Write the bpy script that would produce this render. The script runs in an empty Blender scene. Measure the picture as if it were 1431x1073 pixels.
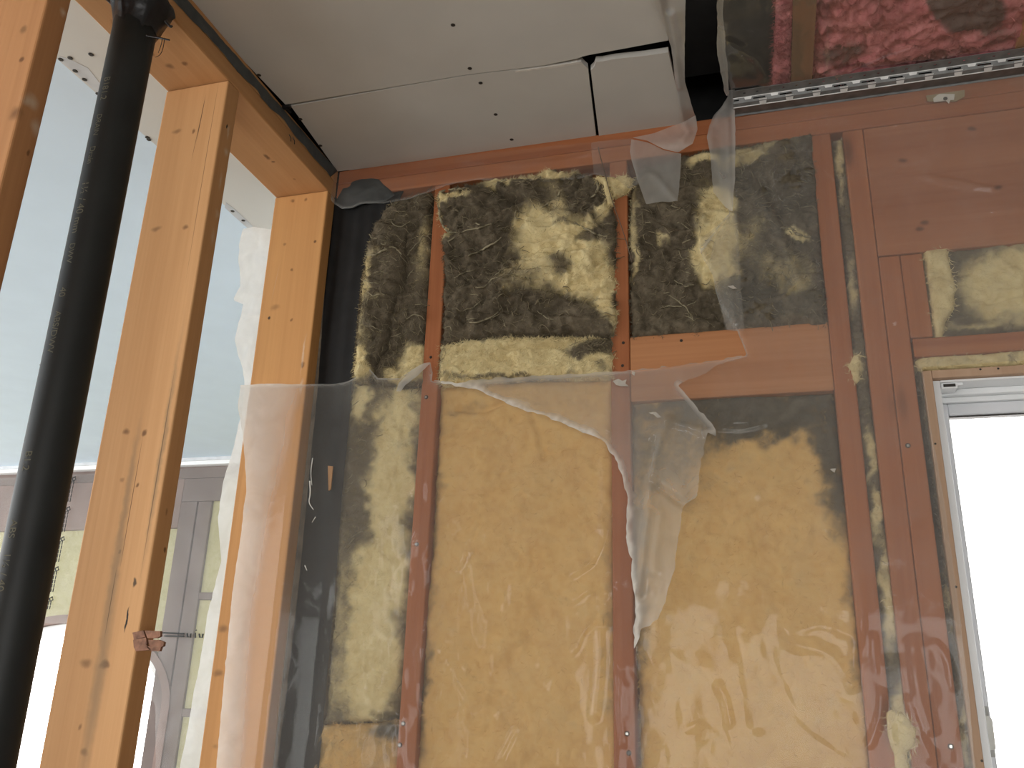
import bpy, bmesh, math, random
import numpy as np
from mathutils import Matrix, Vector
random.seed(7); rng = np.random.default_rng(7)
SC = bpy.context.scene
COL = SC.collection

# ------------------------------------------------------------------ camera, sky, exposure
F = 1213.28
CAM = np.array([0.0, -1.616, 1.30])
RM = np.array([[0.96044008, 0.27686754, 0.02998681],
               [0.0621951, -0.31820827, 0.94597847],
               [-0.27145279, 0.90669061, 0.32283978]])      # rows: right, up, forward
cd = bpy.data.cameras.new('camera'); cam = bpy.data.objects.new('camera', cd); COL.objects.link(cam)
cd.sensor_width = 36.0; cd.lens = F / 1431 * 36; cd.clip_start = 0.02; cd.clip_end = 200
m3 = Matrix([[RM[0][i], RM[1][i], -RM[2][i]] for i in range(3)])
cam.matrix_world = Matrix.Translation(Vector(CAM)) @ m3.to_4x4()
SC.camera = cam
vs = SC.view_settings
vs.view_transform = 'Standard'; vs.look = 'None'; vs.gamma = 1; vs.use_curve_mapping = False
vs.exposure = -1.05
W = bpy.data.worlds.new('overcast_sky'); SC.world = W; W.use_nodes = True
bg = W.node_tree.nodes['Background']
bg.inputs[0].default_value = (1.0, 0.99, 0.97, 1); bg.inputs[1].default_value = 13.0

def portal(name, loc, rot, sx, sy):
    l = bpy.data.lights.new(name, 'AREA'); l.shape = 'RECTANGLE'; l.size = sx; l.size_y = sy
    l.cycles.is_portal = True
    o = bpy.data.objects.new(name, l); o.location = loc; o.rotation_euler = rot; COL.objects.link(o)
# daylight openings (portals only guide the sampling of the sky through them)
PI = math.pi
YBK = -3.4
OPEN_BACK = (-0.75, 1.15, 0.30, 1.70)          # x0,x1,z0,z1 in the wall behind the photographer
OPEN_BACK_FILL = (-5.6, -1.9, 0.25, 2.3)          # unseen opening added to brighten the adjoining room
OPEN_LEFT = (-3.2, 2.4, 0.2, 2.3)
portal('daylight_behind', ((OPEN_BACK[0]+OPEN_BACK[1])/2, YBK-.03, (OPEN_BACK[2]+OPEN_BACK[3])/2), (PI/2, 0, 0), OPEN_BACK[1]-OPEN_BACK[0], OPEN_BACK[3]-OPEN_BACK[2])
portal('fill_daylight_adjoining', ((OPEN_BACK_FILL[0]+OPEN_BACK_FILL[1])/2, YBK-.03, (OPEN_BACK_FILL[2]+OPEN_BACK_FILL[3])/2), (PI/2, 0, 0), OPEN_BACK_FILL[1]-OPEN_BACK_FILL[0], OPEN_BACK_FILL[3]-OPEN_BACK_FILL[2])
portal('daylight_left', (-6.68, (OPEN_LEFT[0]+OPEN_LEFT[1])/2, (OPEN_LEFT[2]+OPEN_LEFT[3])/2), (0, -PI/2, 0), OPEN_LEFT[3]-OPEN_LEFT[2], OPEN_LEFT[1]-OPEN_LEFT[0])

# ------------------------------------------------------------------ picking points on the real planes
def rays(p):
    p = np.atleast_2d(np.asarray(p, float))
    d = np.stack([(p[:, 0]-715.5)/F, -(p[:, 1]-536.5)/F, np.ones(len(p))], 1)
    return d @ RM
def on(p, axis, val):
    v = rays(p); return CAM + v * ((val-CAM[axis])/v[:, axis])[:, None]
def P(p, axis, val): return on([p], axis, val)[0]
def proj(w):
    c = (np.asarray(w)-CAM) @ RM.T
    return np.stack([715.5+F*c[:, 0]/c[:, 2], 536.5-F*c[:, 1]/c[:, 2]], 1)

# ------------------------------------------------------------------ numpy noise
def _h(ix, iy, s):
    with np.errstate(over='ignore'):
        n = (ix.astype(np.uint32)*np.uint32(374761393) + iy.astype(np.uint32)*np.uint32(668265263) + np.uint32((s*2246822519) & 0xffffffff))
        n = (n ^ (n >> np.uint32(13)))*np.uint32(1274126177); n = n ^ (n >> np.uint32(16))
    return n.astype(np.float64)/4294967295.0
def vn(u, v, s=0):
    iu = np.floor(u).astype(np.int64); iv = np.floor(v).astype(np.int64); fu = u-iu; fv = v-iv
    iu = iu+100000; iv = iv+100000
    fu = fu*fu*fu*(fu*(fu*6-15)+10); fv = fv*fv*fv*(fv*(fv*6-15)+10)
    a = _h(iu, iv, s); b = _h(iu+1, iv, s); c = _h(iu, iv+1, s); d = _h(iu+1, iv+1, s)
    return (a*(1-fu)+b*fu)*(1-fv)+(c*(1-fu)+d*fu)*fv
def fbm(u, v, s=0, o=4):
    r = 0; a = .5
    for k in range(o):
        r = r+a*vn(u, v, s+17*k); u = u*2.03+3.1; v = v*2.03+7.7; a *= .5
    return r/(1-.5**o)
def segdist(pts, poly, closed=False):
    pts = np.asarray(pts, float); poly = np.asarray(poly, float)
    a = poly; b = np.roll(poly, -1, 0)
    if not closed: a = a[:-1]; b = b[:-1]
    best = np.full(len(pts), 1e9); q = np.zeros_like(pts)
    for p0, p1 in zip(a, b):
        e = p1-p0; L = max((e*e).sum(), 1e-12)
        t = np.clip(((pts-p0)@e)/L, 0, 1); c = p0+t[:, None]*e
        d = np.hypot(*(pts-c).T); m = d < best; best[m] = d[m]; q[m] = c[m]
    return best, q
def inside(pts, poly):
    x, y = pts[:, 0], pts[:, 1]; r = np.zeros(len(pts), bool); n = len(poly)
    for i in range(n):
        x0, y0 = poly[i]; x1, y1 = poly[(i+1) % n]
        c = ((y0 > y) != (y1 > y))
        if y1 != y0: r ^= c & (x < (x1-x0)*(y-y0)/(y1-y0)+x0)
    return r
def dense(poly, step, closed=True, jag=0, seed=1):
    out = []; poly = np.asarray(poly, float); n = len(poly)
    for i in range(n if closed else n-1):
        a = poly[i]; b = poly[(i+1) % n]; L = np.hypot(*(b-a)); k = max(1, int(L/step))
        for j in range(k): out.append(a+(b-a)*j/k)
    if not closed: out.append(poly[-1])
    out = np.array(out)
    if jag: 
        out = out+jag*(np.stack([fbm(out[:, 0]/9, out[:, 1]/9, seed, 3), fbm(out[:, 0]/9, out[:, 1]/9, seed+5, 3)], 1)-.5)*2
    return out
def chaikin(p, n=2):
    p = np.asarray(p, float)
    for _ in range(n):
        q = [p[0]]
        for a, b in zip(p[:-1], p[1:]): q += [a*.75+b*.25, a*.25+b*.75]
        q.append(p[-1]); p = np.array(q)
    return p

# ------------------------------------------------------------------ objects
def empty(name, loc, label=None, cat=None, group=None, kind=None):
    o = bpy.data.objects.new(name, None); o.location = loc; o.empty_display_size = .05; COL.objects.link(o)
    if label: o['label'] = label
    if cat: o['category'] = cat
    if group: o['group'] = group
    if kind: o['kind'] = kind
    return o
def wloc(o):
    l = Vector((0, 0, 0))
    while o: l = l+o.location; o = o.parent
    return l
def mk(name, v, f, mat, parent=None, smooth=False, label=None, cat=None, group=None, kind=None, origin=None, attrs=None):
    v = np.asarray(v, float)
    if parent is None:
        org = np.array(origin) if origin is not None else np.array([v[:, 0].mean(), v[:, 1].mean(), v[:, 2].min()])
    else:
        org = np.array(wloc(parent))
    me = bpy.data.meshes.new(name)
    me.from_pydata((v-org).tolist(), [], f if isinstance(f, list) else f.tolist()); me.update()
    if smooth: me.polygons.foreach_set('use_smooth', [True]*len(me.polygons))
    if attrs:
        for k, a in attrs.items():
            at = me.attributes.new(k, 'FLOAT', 'POINT'); at.data.foreach_set('value', np.asarray(a, np.float32))
    me.materials.append(mat)
    o = bpy.data.objects.new(name, me)
    if parent is None: o.location = org
    else: o.parent = parent
    COL.objects.link(o)
    if label: o['label'] = label
    if cat: o['category'] = cat
    if group: o['group'] = group
    if kind: o['kind'] = kind
    return o
class MB:
    def __init__(s): s.v = []; s.f = []
    def add(s, v, f):
        n = len(s.v); s.v += [tuple(p) for p in v]; s.f += [tuple(i+n for i in q) for q in f]
    def box(s, x0, x1, y0, y1, z0, z1, bev=0.0, rot=None, ctr=None):
        bm = bmesh.new(); bmesh.ops.create_cube(bm, size=1)
        for p in bm.verts: p.co = Vector((x0+(p.co.x+.5)*(x1-x0), y0+(p.co.y+.5)*(y1-y0), z0+(p.co.z+.5)*(z1-z0)))
        if bev: bmesh.ops.bevel(bm, geom=list(bm.edges), offset=bev, segments=2, profile=.5, affect='EDGES')
        if rot is not None:
            c = Vector(ctr) if ctr is not None else Vector(((x0+x1)/2, (y0+y1)/2, (z0+z1)/2))
            for p in bm.verts: p.co = rot @ (p.co-c)+c
        bm.verts.index_update()
        s.add([tuple(p.co) for p in bm.verts], [[p.index for p in q.verts] for q in bm.faces]); bm.free(); return s
    def tube(s, pts, r, n=8, caps=True):
        pts = np.asarray(pts, float); k = len(pts); r = np.broadcast_to(np.asarray(r, float), (k,))
        t = np.gradient(pts, axis=0); t /= np.maximum(np.linalg.norm(t, axis=1), 1e-9)[:, None]
        ref = np.array([0, 0, 1.]) if abs(t[0][2]) < .9 else np.array([1., 0, 0]); V = []
        for i in range(k):
            a = np.cross(t[i], ref); a /= max(np.linalg.norm(a), 1e-9); b = np.cross(t[i], a)
            for j in range(n):
                th = 2*PI*j/n; V.append(pts[i]+r[i]*(math.cos(th)*a+math.sin(th)*b))
        Fc = [[i*n+j, i*n+(j+1) % n, (i+1)*n+(j+1) % n, (i+1)*n+j] for i in range(k-1) for j in range(n)]
        if caps: Fc += [list(range(n))[::-1], [(k-1)*n+j for j in range(n)]]
        s.add(V, Fc); return s
    def disc(s, c, nrm, r, h, n=12):
        c = np.asarray(c, float); nrm = np.asarray(nrm, float)
        return s.tube([c, c+nrm*h*.6, c+nrm*h], [r, r, r*.75], n)
    def prism(s, poly3, d):
        """polygon (3-D points) pushed along d"""
        n = len(poly3); d = np.asarray(d, float); p = [np.asarray(q, float) for q in poly3]
        s.add(p+[q+d for q in p], [list(range(n)), list(range(n, 2*n))[::-1]]+[[i, i+n, (i+1) % n+n, (i+1) % n] for i in range(n)]); return s
    def build(s, name, mat, parent=None, **k): return mk(name, s.v, s.f, mat, parent, **k)
def board(name, x0, x1, y0, y1, z0, z1, mat, parent=None, bev=.003, **k):
    return MB().box(x0, x1, y0, y1, z0, z1, bev).build(name, mat, parent, **k)
def tag(o, label, cat, group=None):
    o['label'] = label; o['category'] = cat
    if group: o['group'] = group
    return o

# ------------------------------------------------------------------ materials
def nt(name):
    m = bpy.data.materials.new(name); m.use_nodes = True; t = m.node_tree
    b = t.nodes['Principled BSDF']; return m, t, b
def N(t, typ, **k):
    n = t.nodes.new(typ)
    for a, v in k.items():
        if a[0] == 'i' and a[1:].isdigit(): n.inputs[int(a[1:])].default_value = v
        else: setattr(n, a, v)
    return n
def ramp(t, fac, stops):
    r = N(t, 'ShaderNodeValToRGB'); e = r.color_ramp.elements
    while len(e) < len(stops): e.new(.5)
    for q, (p, c) in zip(e, stops): q.position = p; q.color = (*c, 1)
    t.links.new(fac, r.inputs[0]); return r.outputs[0]
def mixc(t, fac, a, b, mode='MIX'):
    m = N(t, 'ShaderNodeMix', data_type='RGBA', blend_type=mode)
    for s, v in ((m.inputs[0], fac), (m.inputs[6], a), (m.inputs[7], b)):
        if hasattr(v, 'links'): t.links.new(v, s)
        else: s.default_value = v if isinstance(v, float) else (*v, 1)
    return m.outputs[2]
def math_(t, op, a, b=0.0, c=None, clamp=False):
    m = N(t, 'ShaderNodeMath', operation=op, use_clamp=clamp)
    for i, v in enumerate((a, b, c)):
        if v is None: continue
        if hasattr(v, 'links'): t.links.new(v, m.inputs[i])
        else: m.inputs[i].default_value = v
    return m.outputs[0]
def bump(t, b, h, st, dist=.002):
    n = N(t, 'ShaderNodeBump'); n.inputs['Strength'].default_value = st; n.inputs['Distance'].default_value = dist
    t.links.new(h, n.inputs['Height']); t.links.new(n.outputs[0], b.inputs['Normal'])
def plain(name, col, rough=.7, noise=.15, scale=30, bmp=0.0, metal=0.0, spec=.5):
    m, t, b = nt(name)
    tc = N(t, 'ShaderNodeTexCoord'); no = N(t, 'ShaderNodeTexNoise'); no.inputs['Scale'].default_value = scale; no.inputs['Detail'].default_value = 6
    t.links.new(tc.outputs['Object'], no.inputs['Vector'])
    c = ramp(t, no.outputs[0], [(.3, [x*(1-noise) for x in col]), (.7, [min(1, x*(1+noise)) for x in col])])
    t.links.new(c, b.inputs['Base Color']); b.inputs['Roughness'].default_value = rough; b.inputs['Metallic'].default_value = metal
    b.inputs['Specular IOR Level'].default_value = spec
    if bmp: bump(t, b, no.outputs[0], bmp)
    return m
def wood(name, light, dark, axis=2, base=(0, 0, 0), marks=(), knots=True, grain=1.0, rough=.72):
    """axis = grain direction. marks: (centre xyz, radii xyz, shear of x along z, colour, strength, softness)"""
    m, t, b = nt(name)
    tc = N(t, 'ShaderNodeTexCoord'); oi = N(t, 'ShaderNodeObjectInfo')
    off = N(t, 'ShaderNodeVectorMath', operation='ADD'); sc = N(t, 'ShaderNodeVectorMath', operation='SCALE')
    comb = N(t, 'ShaderNodeCombineXYZ')
    for i in range(3): t.links.new(oi.outputs['Random'], comb.inputs[i])
    t.links.new(comb.outputs[0], sc.inputs[0]); sc.inputs['Scale'].default_value = 37.0
    t.links.new(tc.outputs['Object'], off.inputs[0]); t.links.new(sc.outputs[0], off.inputs[1])
    def mp(across, along):
        s = [across]*3; s[axis] = along
        n = N(t, 'ShaderNodeMapping'); n.inputs['Scale'].default_value = s; t.links.new(off.outputs[0], n.inputs[0]); return n.outputs[0]
    def noise(vec, scale, det, dist=0):
        n = N(t, 'ShaderNodeTexNoise'); n.inputs['Scale'].default_value = scale; n.inputs['Detail'].default_value = det; n.inputs['Distortion'].default_value = dist
        t.links.new(vec, n.inputs['Vector']); return n.outputs[0]
    g1 = noise(mp(26, .9), 1, 5, .5); g2 = noise(mp(170, 2.5), 1, 3); big = noise(mp(4, 1.2), 1, 2)
    f = math_(t, 'ADD', math_(t, 'MULTIPLY', g1, .55), math_(t, 'MULTIPLY', g2, .25)); f = math_(t, 'ADD', f, math_(t, 'MULTIPLY', big, .3))
    mid = [(a+c)/2 for a, c in zip(light, dark)]
    c = ramp(t, f, [(.55-.22*grain, dark), (.55, mid), (.55+.2*grain, light)])
    if knots:
        vo = N(t, 'ShaderNodeTexVoronoi'); vo.inputs['Scale'].default_value = 1.0; vo.inputs['Randomness'].default_value = 1.0
        t.links.new(mp(9, 2.6), vo.inputs['Vector'])
        k = N(t, 'ShaderNodeMapRange', interpolation_type='SMOOTHSTEP'); t.links.new(vo.outputs['Distance'], k.inputs[0])
        for i, v in ((1, .05), (2, .16), (3, .75), (4, 0)): k.inputs[i].default_value = v
        c = mixc(t, k.outputs[0], c, [x*.38 for x in dark])
    if marks:
        wob = N(t, 'ShaderNodeTexNoise'); wob.inputs['Scale'].default_value = 45; wob.inputs['Detail'].default_value = 4
        t.links.new(tc.outputs['Object'], wob.inputs['Vector'])
        w2 = N(t, 'ShaderNodeVectorMath', operation='MULTIPLY_ADD'); t.links.new(wob.outputs['Color'], w2.inputs[0])
        w2.inputs[1].default_value = (.012,)*3; w2.inputs[2].default_value = (-.006,)*3
        ps = N(t, 'ShaderNodeVectorMath', operation='ADD'); t.links.new(tc.outputs['Object'], ps.inputs[0]); t.links.new(w2.outputs[0], ps.inputs[1])
        for (ce, ra, sh, colr, st, soft) in marks:
            src = ps.outputs[0] if soft >= 0 else tc.outputs['Object']
            soft = abs(soft)
            d = N(t, 'ShaderNodeVectorMath', operation='SUBTRACT'); t.links.new(src, d.inputs[0]); d.inputs[1].default_value = [ce[i]-base[i] for i in range(3)]
            v = d.outputs[0]
            if sh:
                sp = N(t, 'ShaderNodeSeparateXYZ'); t.links.new(v, sp.inputs[0]); cb = N(t, 'ShaderNodeCombineXYZ')
                t.links.new(math_(t, 'SUBTRACT', sp.outputs[0], math_(t, 'MULTIPLY', sp.outputs[2], sh)), cb.inputs[0])
                t.links.new(sp.outputs[1], cb.inputs[1]); t.links.new(sp.outputs[2], cb.inputs[2]); v = cb.outputs[0]
            dv = N(t, 'ShaderNodeVectorMath', operation='DIVIDE'); t.links.new(v, dv.inputs[0]); dv.inputs[1].default_value = ra
            ln = N(t, 'ShaderNodeVectorMath', operation='LENGTH'); t.links.new(dv.outputs[0], ln.inputs[0])
            k = N(t, 'ShaderNodeMapRange', interpolation_type='SMOOTHSTEP'); t.links.new(ln.outputs['Value'], k.inputs[0])
            for i, vv in ((1, max(0, 1-soft)), (2, 1+soft*.3), (3, st), (4, 0)): k.inputs[i].default_value = vv
            c = mixc(t, k.outputs[0], c, colr)
    t.links.new(c, b.inputs['Base Color']); b.inputs['Roughness'].default_value = rough; b.inputs['Specular IOR Level'].default_value = .3
    bump(t, b, g2, .25, .001); return m
def wool(name, c0, c1, g0, g1, bs=.9):
    """glass wool: attribute soot mixes clean colour (c0..c1) to stained colour (g0..g1)"""
    m, t, b = nt(name)
    at = N(t, 'ShaderNodeAttribute', attribute_name='soot'); tc = N(t, 'ShaderNodeTexCoord')
    no = N(t, 'ShaderNodeTexNoise'); no.inputs['Scale'].default_value = 60; no.inputs['Detail'].default_value = 8; no.inputs['Roughness'].default_value = .7
    n2 = N(t, 'ShaderNodeTexNoise'); n2.inputs['Scale'].default_value = 14; n2.inputs['Detail'].default_value = 5; n2.inputs['Distortion'].default_value = 1.2
    for n in (no, n2): t.links.new(tc.outputs['Object'], n.inputs['Vector'])
    f = math_(t, 'ADD', math_(t, 'MULTIPLY', no.outputs[0], .5), math_(t, 'MULTIPLY', n2.outputs[0], .5))
    a = ramp(t, f, [(.36, c0), (.64, c1)]); g = ramp(t, f, [(.36, g0), (.64, g1)])
    s = math_(t, 'ADD', at.outputs['Fac'], math_(t, 'MULTIPLY', math_(t, 'SUBTRACT', f, .5), 1.5), clamp=True)
    k = N(t, 'ShaderNodeMapRange', interpolation_type='SMOOTHSTEP'); t.links.new(s, k.inputs[0])
    k.inputs[1].default_value = .05; k.inputs[2].default_value = .95
    c = mixc(t, k.outputs[0], a, g); t.links.new(c, b.inputs['Base Color'])
    b.inputs['Roughness'].default_value = 1; b.inputs['Specular IOR Level'].default_value = .05
    bump(t, b, f, bs, .009); return m
def poly(name, veil, rough=.08, col=(.82, .82, .78), wr=18, bst=.2, use_attr=False, gl=.36):
    """thin plastic film: mostly transparent, a milky share and a sky-reflecting gloss"""
    m = bpy.data.materials.new(name); m.use_nodes = True; t = m.node_tree; t.nodes.clear()
    out = N(t, 'ShaderNodeOutputMaterial'); tr = N(t, 'ShaderNodeBsdfTransparent'); tr.inputs[0].default_value = (.985, .98, .965, 1)
    df = N(t, 'ShaderNodeBsdfDiffuse'); df.inputs[0].default_value = (*col, 1); tl = N(t, 'ShaderNodeBsdfTranslucent'); tl.inputs[0].default_value = (*col, 1)
    m0 = N(t, 'ShaderNodeMixShader'); m0.inputs[0].default_value = .4; t.links.new(df.outputs[0], m0.inputs[1]); t.links.new(tl.outputs[0], m0.inputs[2])
    m1 = N(t, 'ShaderNodeMixShader'); t.links.new(tr.outputs[0], m1.inputs[1]); t.links.new(m0.outputs[0], m1.inputs[2])
    lw = N(t, 'ShaderNodeLayerWeight'); lw.inputs[0].default_value = .5
    tc = N(t, 'ShaderNodeTexCoord'); no = N(t, 'ShaderNodeTexNoise'); no.inputs['Scale'].default_value = wr; no.inputs['Detail'].default_value = 4; no.inputs['Distortion'].default_value = .8
    t.links.new(tc.outputs['Object'], no.inputs['Vector'])
    if use_attr:
        at = N(t, 'ShaderNodeAttribute', attribute_name='veil'); v = at.outputs['Fac']
    else: v = veil
    v = math_(t, 'ADD', math_(t, 'MULTIPLY', math_(t, 'POWER', lw.outputs['Facing'], 3.0), .15), v, clamp=True)
    v = math_(t, 'MULTIPLY', v, math_(t, 'MULTIPLY_ADD', no.outputs[0], .5, .75), clamp=True)
    t.links.new(v, m1.inputs[0])
    gs = N(t, 'ShaderNodeBsdfGlossy'); gs.inputs['Roughness'].default_value = rough; gs.inputs[0].default_value = (.95, .95, .95, 1)
    fr = N(t, 'ShaderNodeFresnel'); fr.inputs[0].default_value = 1.45
    bp = N(t, 'ShaderNodeBump'); bp.inputs['Strength'].default_value = bst; bp.inputs['Distance'].default_value = .004; t.links.new(no.outputs[0], bp.inputs['Height'])
    t.links.new(bp.outputs[0], gs.inputs['Normal'])
    m2 = N(t, 'ShaderNodeMixShader'); t.links.new(math_(t, 'MULTIPLY', fr.outputs[0], gl), m2.inputs[0]); t.links.new(m1.outputs[0], m2.inputs[1]); t.links.new(gs.outputs[0], m2.inputs[2])
    t.links.new(m2.outputs[0], out.inputs[0]); return m

L_SPR, D_SPR = (.57, .31, .135), (.43, .215, .082)
L_FIR, D_FIR = (.44, .165, .066), (.28, .088, .033)
M_SPR_Y = wood('spruce_plate', L_SPR, D_SPR, 1)
M_FIR_Z = wood('fir_upright', L_FIR, D_FIR, 2)
M_FIR_X = wood('fir_level', L_FIR, D_FIR, 0)
M_BLK_X = wood('fir_block', (.52, .245, .11), (.37, .15, .06), 0)
M_WOOL = wool('glass_wool', (.66, .53, .27), (.84, .73, .42), (.062, .051, .035), (.20, .166, .115))
M_WOOL_TAN = wool('glass_wool_tan', (.64, .40, .15), (.74, .51, .215), (.065, .057, .042), (.15, .13, .095), .4)
M_PINK = wool('pink_wool', (.50, .15, .165), (.80, .34, .34), (.075, .065, .06), (.15, .135, .125))
M_WISP = plain('wool_strand', (.30, .265, .175), 1, .3, 40, spec=.05)
M_HAIR = plain('wool_hair', (.235, .20, .13), 1, .3, 40, spec=.05)
M_BLACK = plain('black_membrane', (.011, .011, .011), .6, .3, 25, .15, spec=.3)
M_BLACKW = plain('matt_black', (.02, .02, .02), .9, .3, 20)
M_ABS = plain('black_pipe_plastic', (.014, .0155, .0145), .55, .25, 12, spec=.4)
M_TAR = plain('black_sealant', (.008, .008, .009), .3, .4, 60, .5)
M_SEAL = plain('grey_sealant', (.06, .068, .068), .55, .25, 40, .4)
M_DRY = plain('drywall_paper', (.56, .545, .50), .85, .035, 8)
M_GYP = plain('gypsum_core', (.66, .63, .57), .95, .1, 60, .4)
M_WHITE = plain('white_paint', (.80, .81, .82), .8, .02, 6)
M_MUD = plain('joint_compound', (.60, .62, .64), .9, .12, 18)
M_SCREW = plain('dark_screw', (.05, .045, .04), .45, .2, 80, metal=.6)
M_STEEL = plain('bright_screw', (.55, .54, .52), .3, .2, 80, metal=1)
M_ZINC = plain('galvanised_steel', (.20, .205, .20), .55, .2, 50, metal=.3)
M_WHITEZ = plain('pale_zinc', (.72, .72, .70), .5, .1, 50, metal=.3)  # lighter zinc tone for the channel's slots and bent edges
M_VINYL = plain('white_vinyl', (.84, .86, .87), .4, .02, 10)
M_SASH = plain('sash_vinyl', (.74, .76, .79), .4, .02, 10)
M_OSB = plain('sheathing', (.12, .09, .06), .9, .4, 30)
M_FLOOR = plain('plywood_floor', (.15, .115, .08), .8, .15, 6)
M_WALLW = plain('drywall_wall', (.52, .50, .46), .85, .04, 6)
M_CORD = plain('brown_cord', (.14, .10, .07), .8, .2, 60)
M_INK = plain('pale_ink', (.13, .122, .08), .8, .3, 60)
M_INKD = plain('dark_ink', (.06, .06, .06), .8, .2, 60)
M_CHIP = plain('red_splinters', (.24, .115, .07), .85, .45, 90, .4)
M_GREYP = plain('grey_plastic', (.36, .36, .33), .4, .1, 30)
M_GREYP2 = plain('pale_grey_plastic', (.62, .62, .57), .4, .1, 30)
M_BIT = plain('torn_film_bit', (.46, .42, .36), .6, .15, 50)
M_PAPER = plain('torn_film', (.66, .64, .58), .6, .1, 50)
M_TAPE = plain('kraft_tape', (.34, .27, .15), .7, .15, 30)
POLY = poly('poly_film', .13)
POLY2 = poly('poly_film_upper', .15, wr=22)
POLY_MILK = poly('poly_film_milky', .40, .25, (.84, .84, .80))
POLY_V = poly('poly_film_varied', .2, .10, use_attr=True)
POLY_M = poly('poly_film_matt', .2, .3, use_attr=True, gl=.35, bst=.1)
POLY_CEIL = poly('poly_film_ceiling', .03, .12, wr=14, gl=.22)
POLY_WHITE = poly('poly_film_white', .85, .3, (.90, .91, .89), gl=.3)
def glass_mat():
    m = bpy.data.materials.new('window_glass'); m.use_nodes = True; t = m.node_tree; t.nodes.clear()
    out = N(t, 'ShaderNodeOutputMaterial'); tr = N(t, 'ShaderNodeBsdfTransparent'); gl = N(t, 'ShaderNodeBsdfGlossy'); gl.inputs['Roughness'].default_value = .02
    fr = N(t, 'ShaderNodeFresnel'); fr.inputs[0].default_value = 1.4; mx = N(t, 'ShaderNodeMixShader')
    t.links.new(fr.outputs[0], mx.inputs[0]); t.links.new(tr.outputs[0], mx.inputs[1]); t.links.new(gl.outputs[0], mx.inputs[2]); t.links.new(mx.outputs[0], out.inputs[0]); return m
GLASS = glass_mat()

# ------------------------------------------------------------------ grid cloths: outline in the frame -> mesh on its plane
AX = {0: (1, 2), 1: (0, 2), 2: (0, 1)}
def region(outline, axis, val, res, jag=0, seed=1, step=5):
    """outline: frame points lying on the plane axis=val. returns plane coords (n,2), quads, edge mask, outline2d"""
    o = dense(outline, step, True, jag, seed); w = on(o, axis, val)[:, list(AX[axis])]
    lo = w.min(0)-res; hi = w.max(0)+res
    nu, nv = (np.ceil((hi-lo)/res)).astype(int)+1
    U, Vv = np.meshgrid(lo[0]+res*np.arange(nu), lo[1]+res*np.arange(nv), indexing='ij')
    g = np.stack([U.ravel(), Vv.ravel()], 1)
    ii, jj = np.meshgrid(np.arange(nu-1), np.arange(nv-1), indexing='ij')
    a = (ii*nv+jj).ravel(); q = np.stack([a, a+nv, a+nv+1, a+1], 1)
    q = q[inside(g[a]+res/2, w)]
    cnt = np.bincount(q.ravel(), minlength=len(g)); used = np.nonzero(cnt)[0]
    mp = -np.ones(len(g), int); mp[used] = np.arange(len(used))
    g = g[used]; q = mp[q]; edge = cnt[used] < 4
    d, c = segdist(g[edge], w, True); e = g[edge]; mv = d < res*1.6; e[mv] = c[mv]; g[edge] = e
    return g, q, edge, w
def to3(g, axis, val):
    v = np.zeros((len(g), 3)); a, b = AX[axis]; v[:, a] = g[:, 0]; v[:, b] = g[:, 1]; v[:, axis] = val; return v
def border_loops(q):
    from collections import Counter
    e = np.concatenate([q[:, [0, 1]], q[:, [1, 2]], q[:, [2, 3]], q[:, [3, 0]]]); k = set(map(tuple, e.tolist()))
    return [(a, b) for a, b in map(tuple, e.tolist()) if (b, a) not in k]
def soot_field(px, base, blobs, seed, warp=14):
    wx = (fbm(px[:, 0]/26, px[:, 1]/26, seed, 4)-.5)*2*warp; wy = (fbm(px[:, 0]/26+9, px[:, 1]/26+4, seed+3, 4)-.5)*2*warp
    x = px[:, 0]+wx; y = px[:, 1]+wy
    s = np.full(len(px), float(base))
    for (cx, cy, rx, ry, ang, val, soft) in blobs:
        c, sn = math.cos(math.radians(ang)), math.sin(math.radians(ang)); dx = x-cx; dy = y-cy
        r = np.hypot((dx*c+dy*sn)/rx, (-dx*sn+dy*c)/ry); soft = min(.95, soft*1.15); k = np.clip((1+soft-r)/(2*soft), 0, 1); k = k*k*(3-2*k)
        s = s*(1-k)+val*k
    return s
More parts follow.
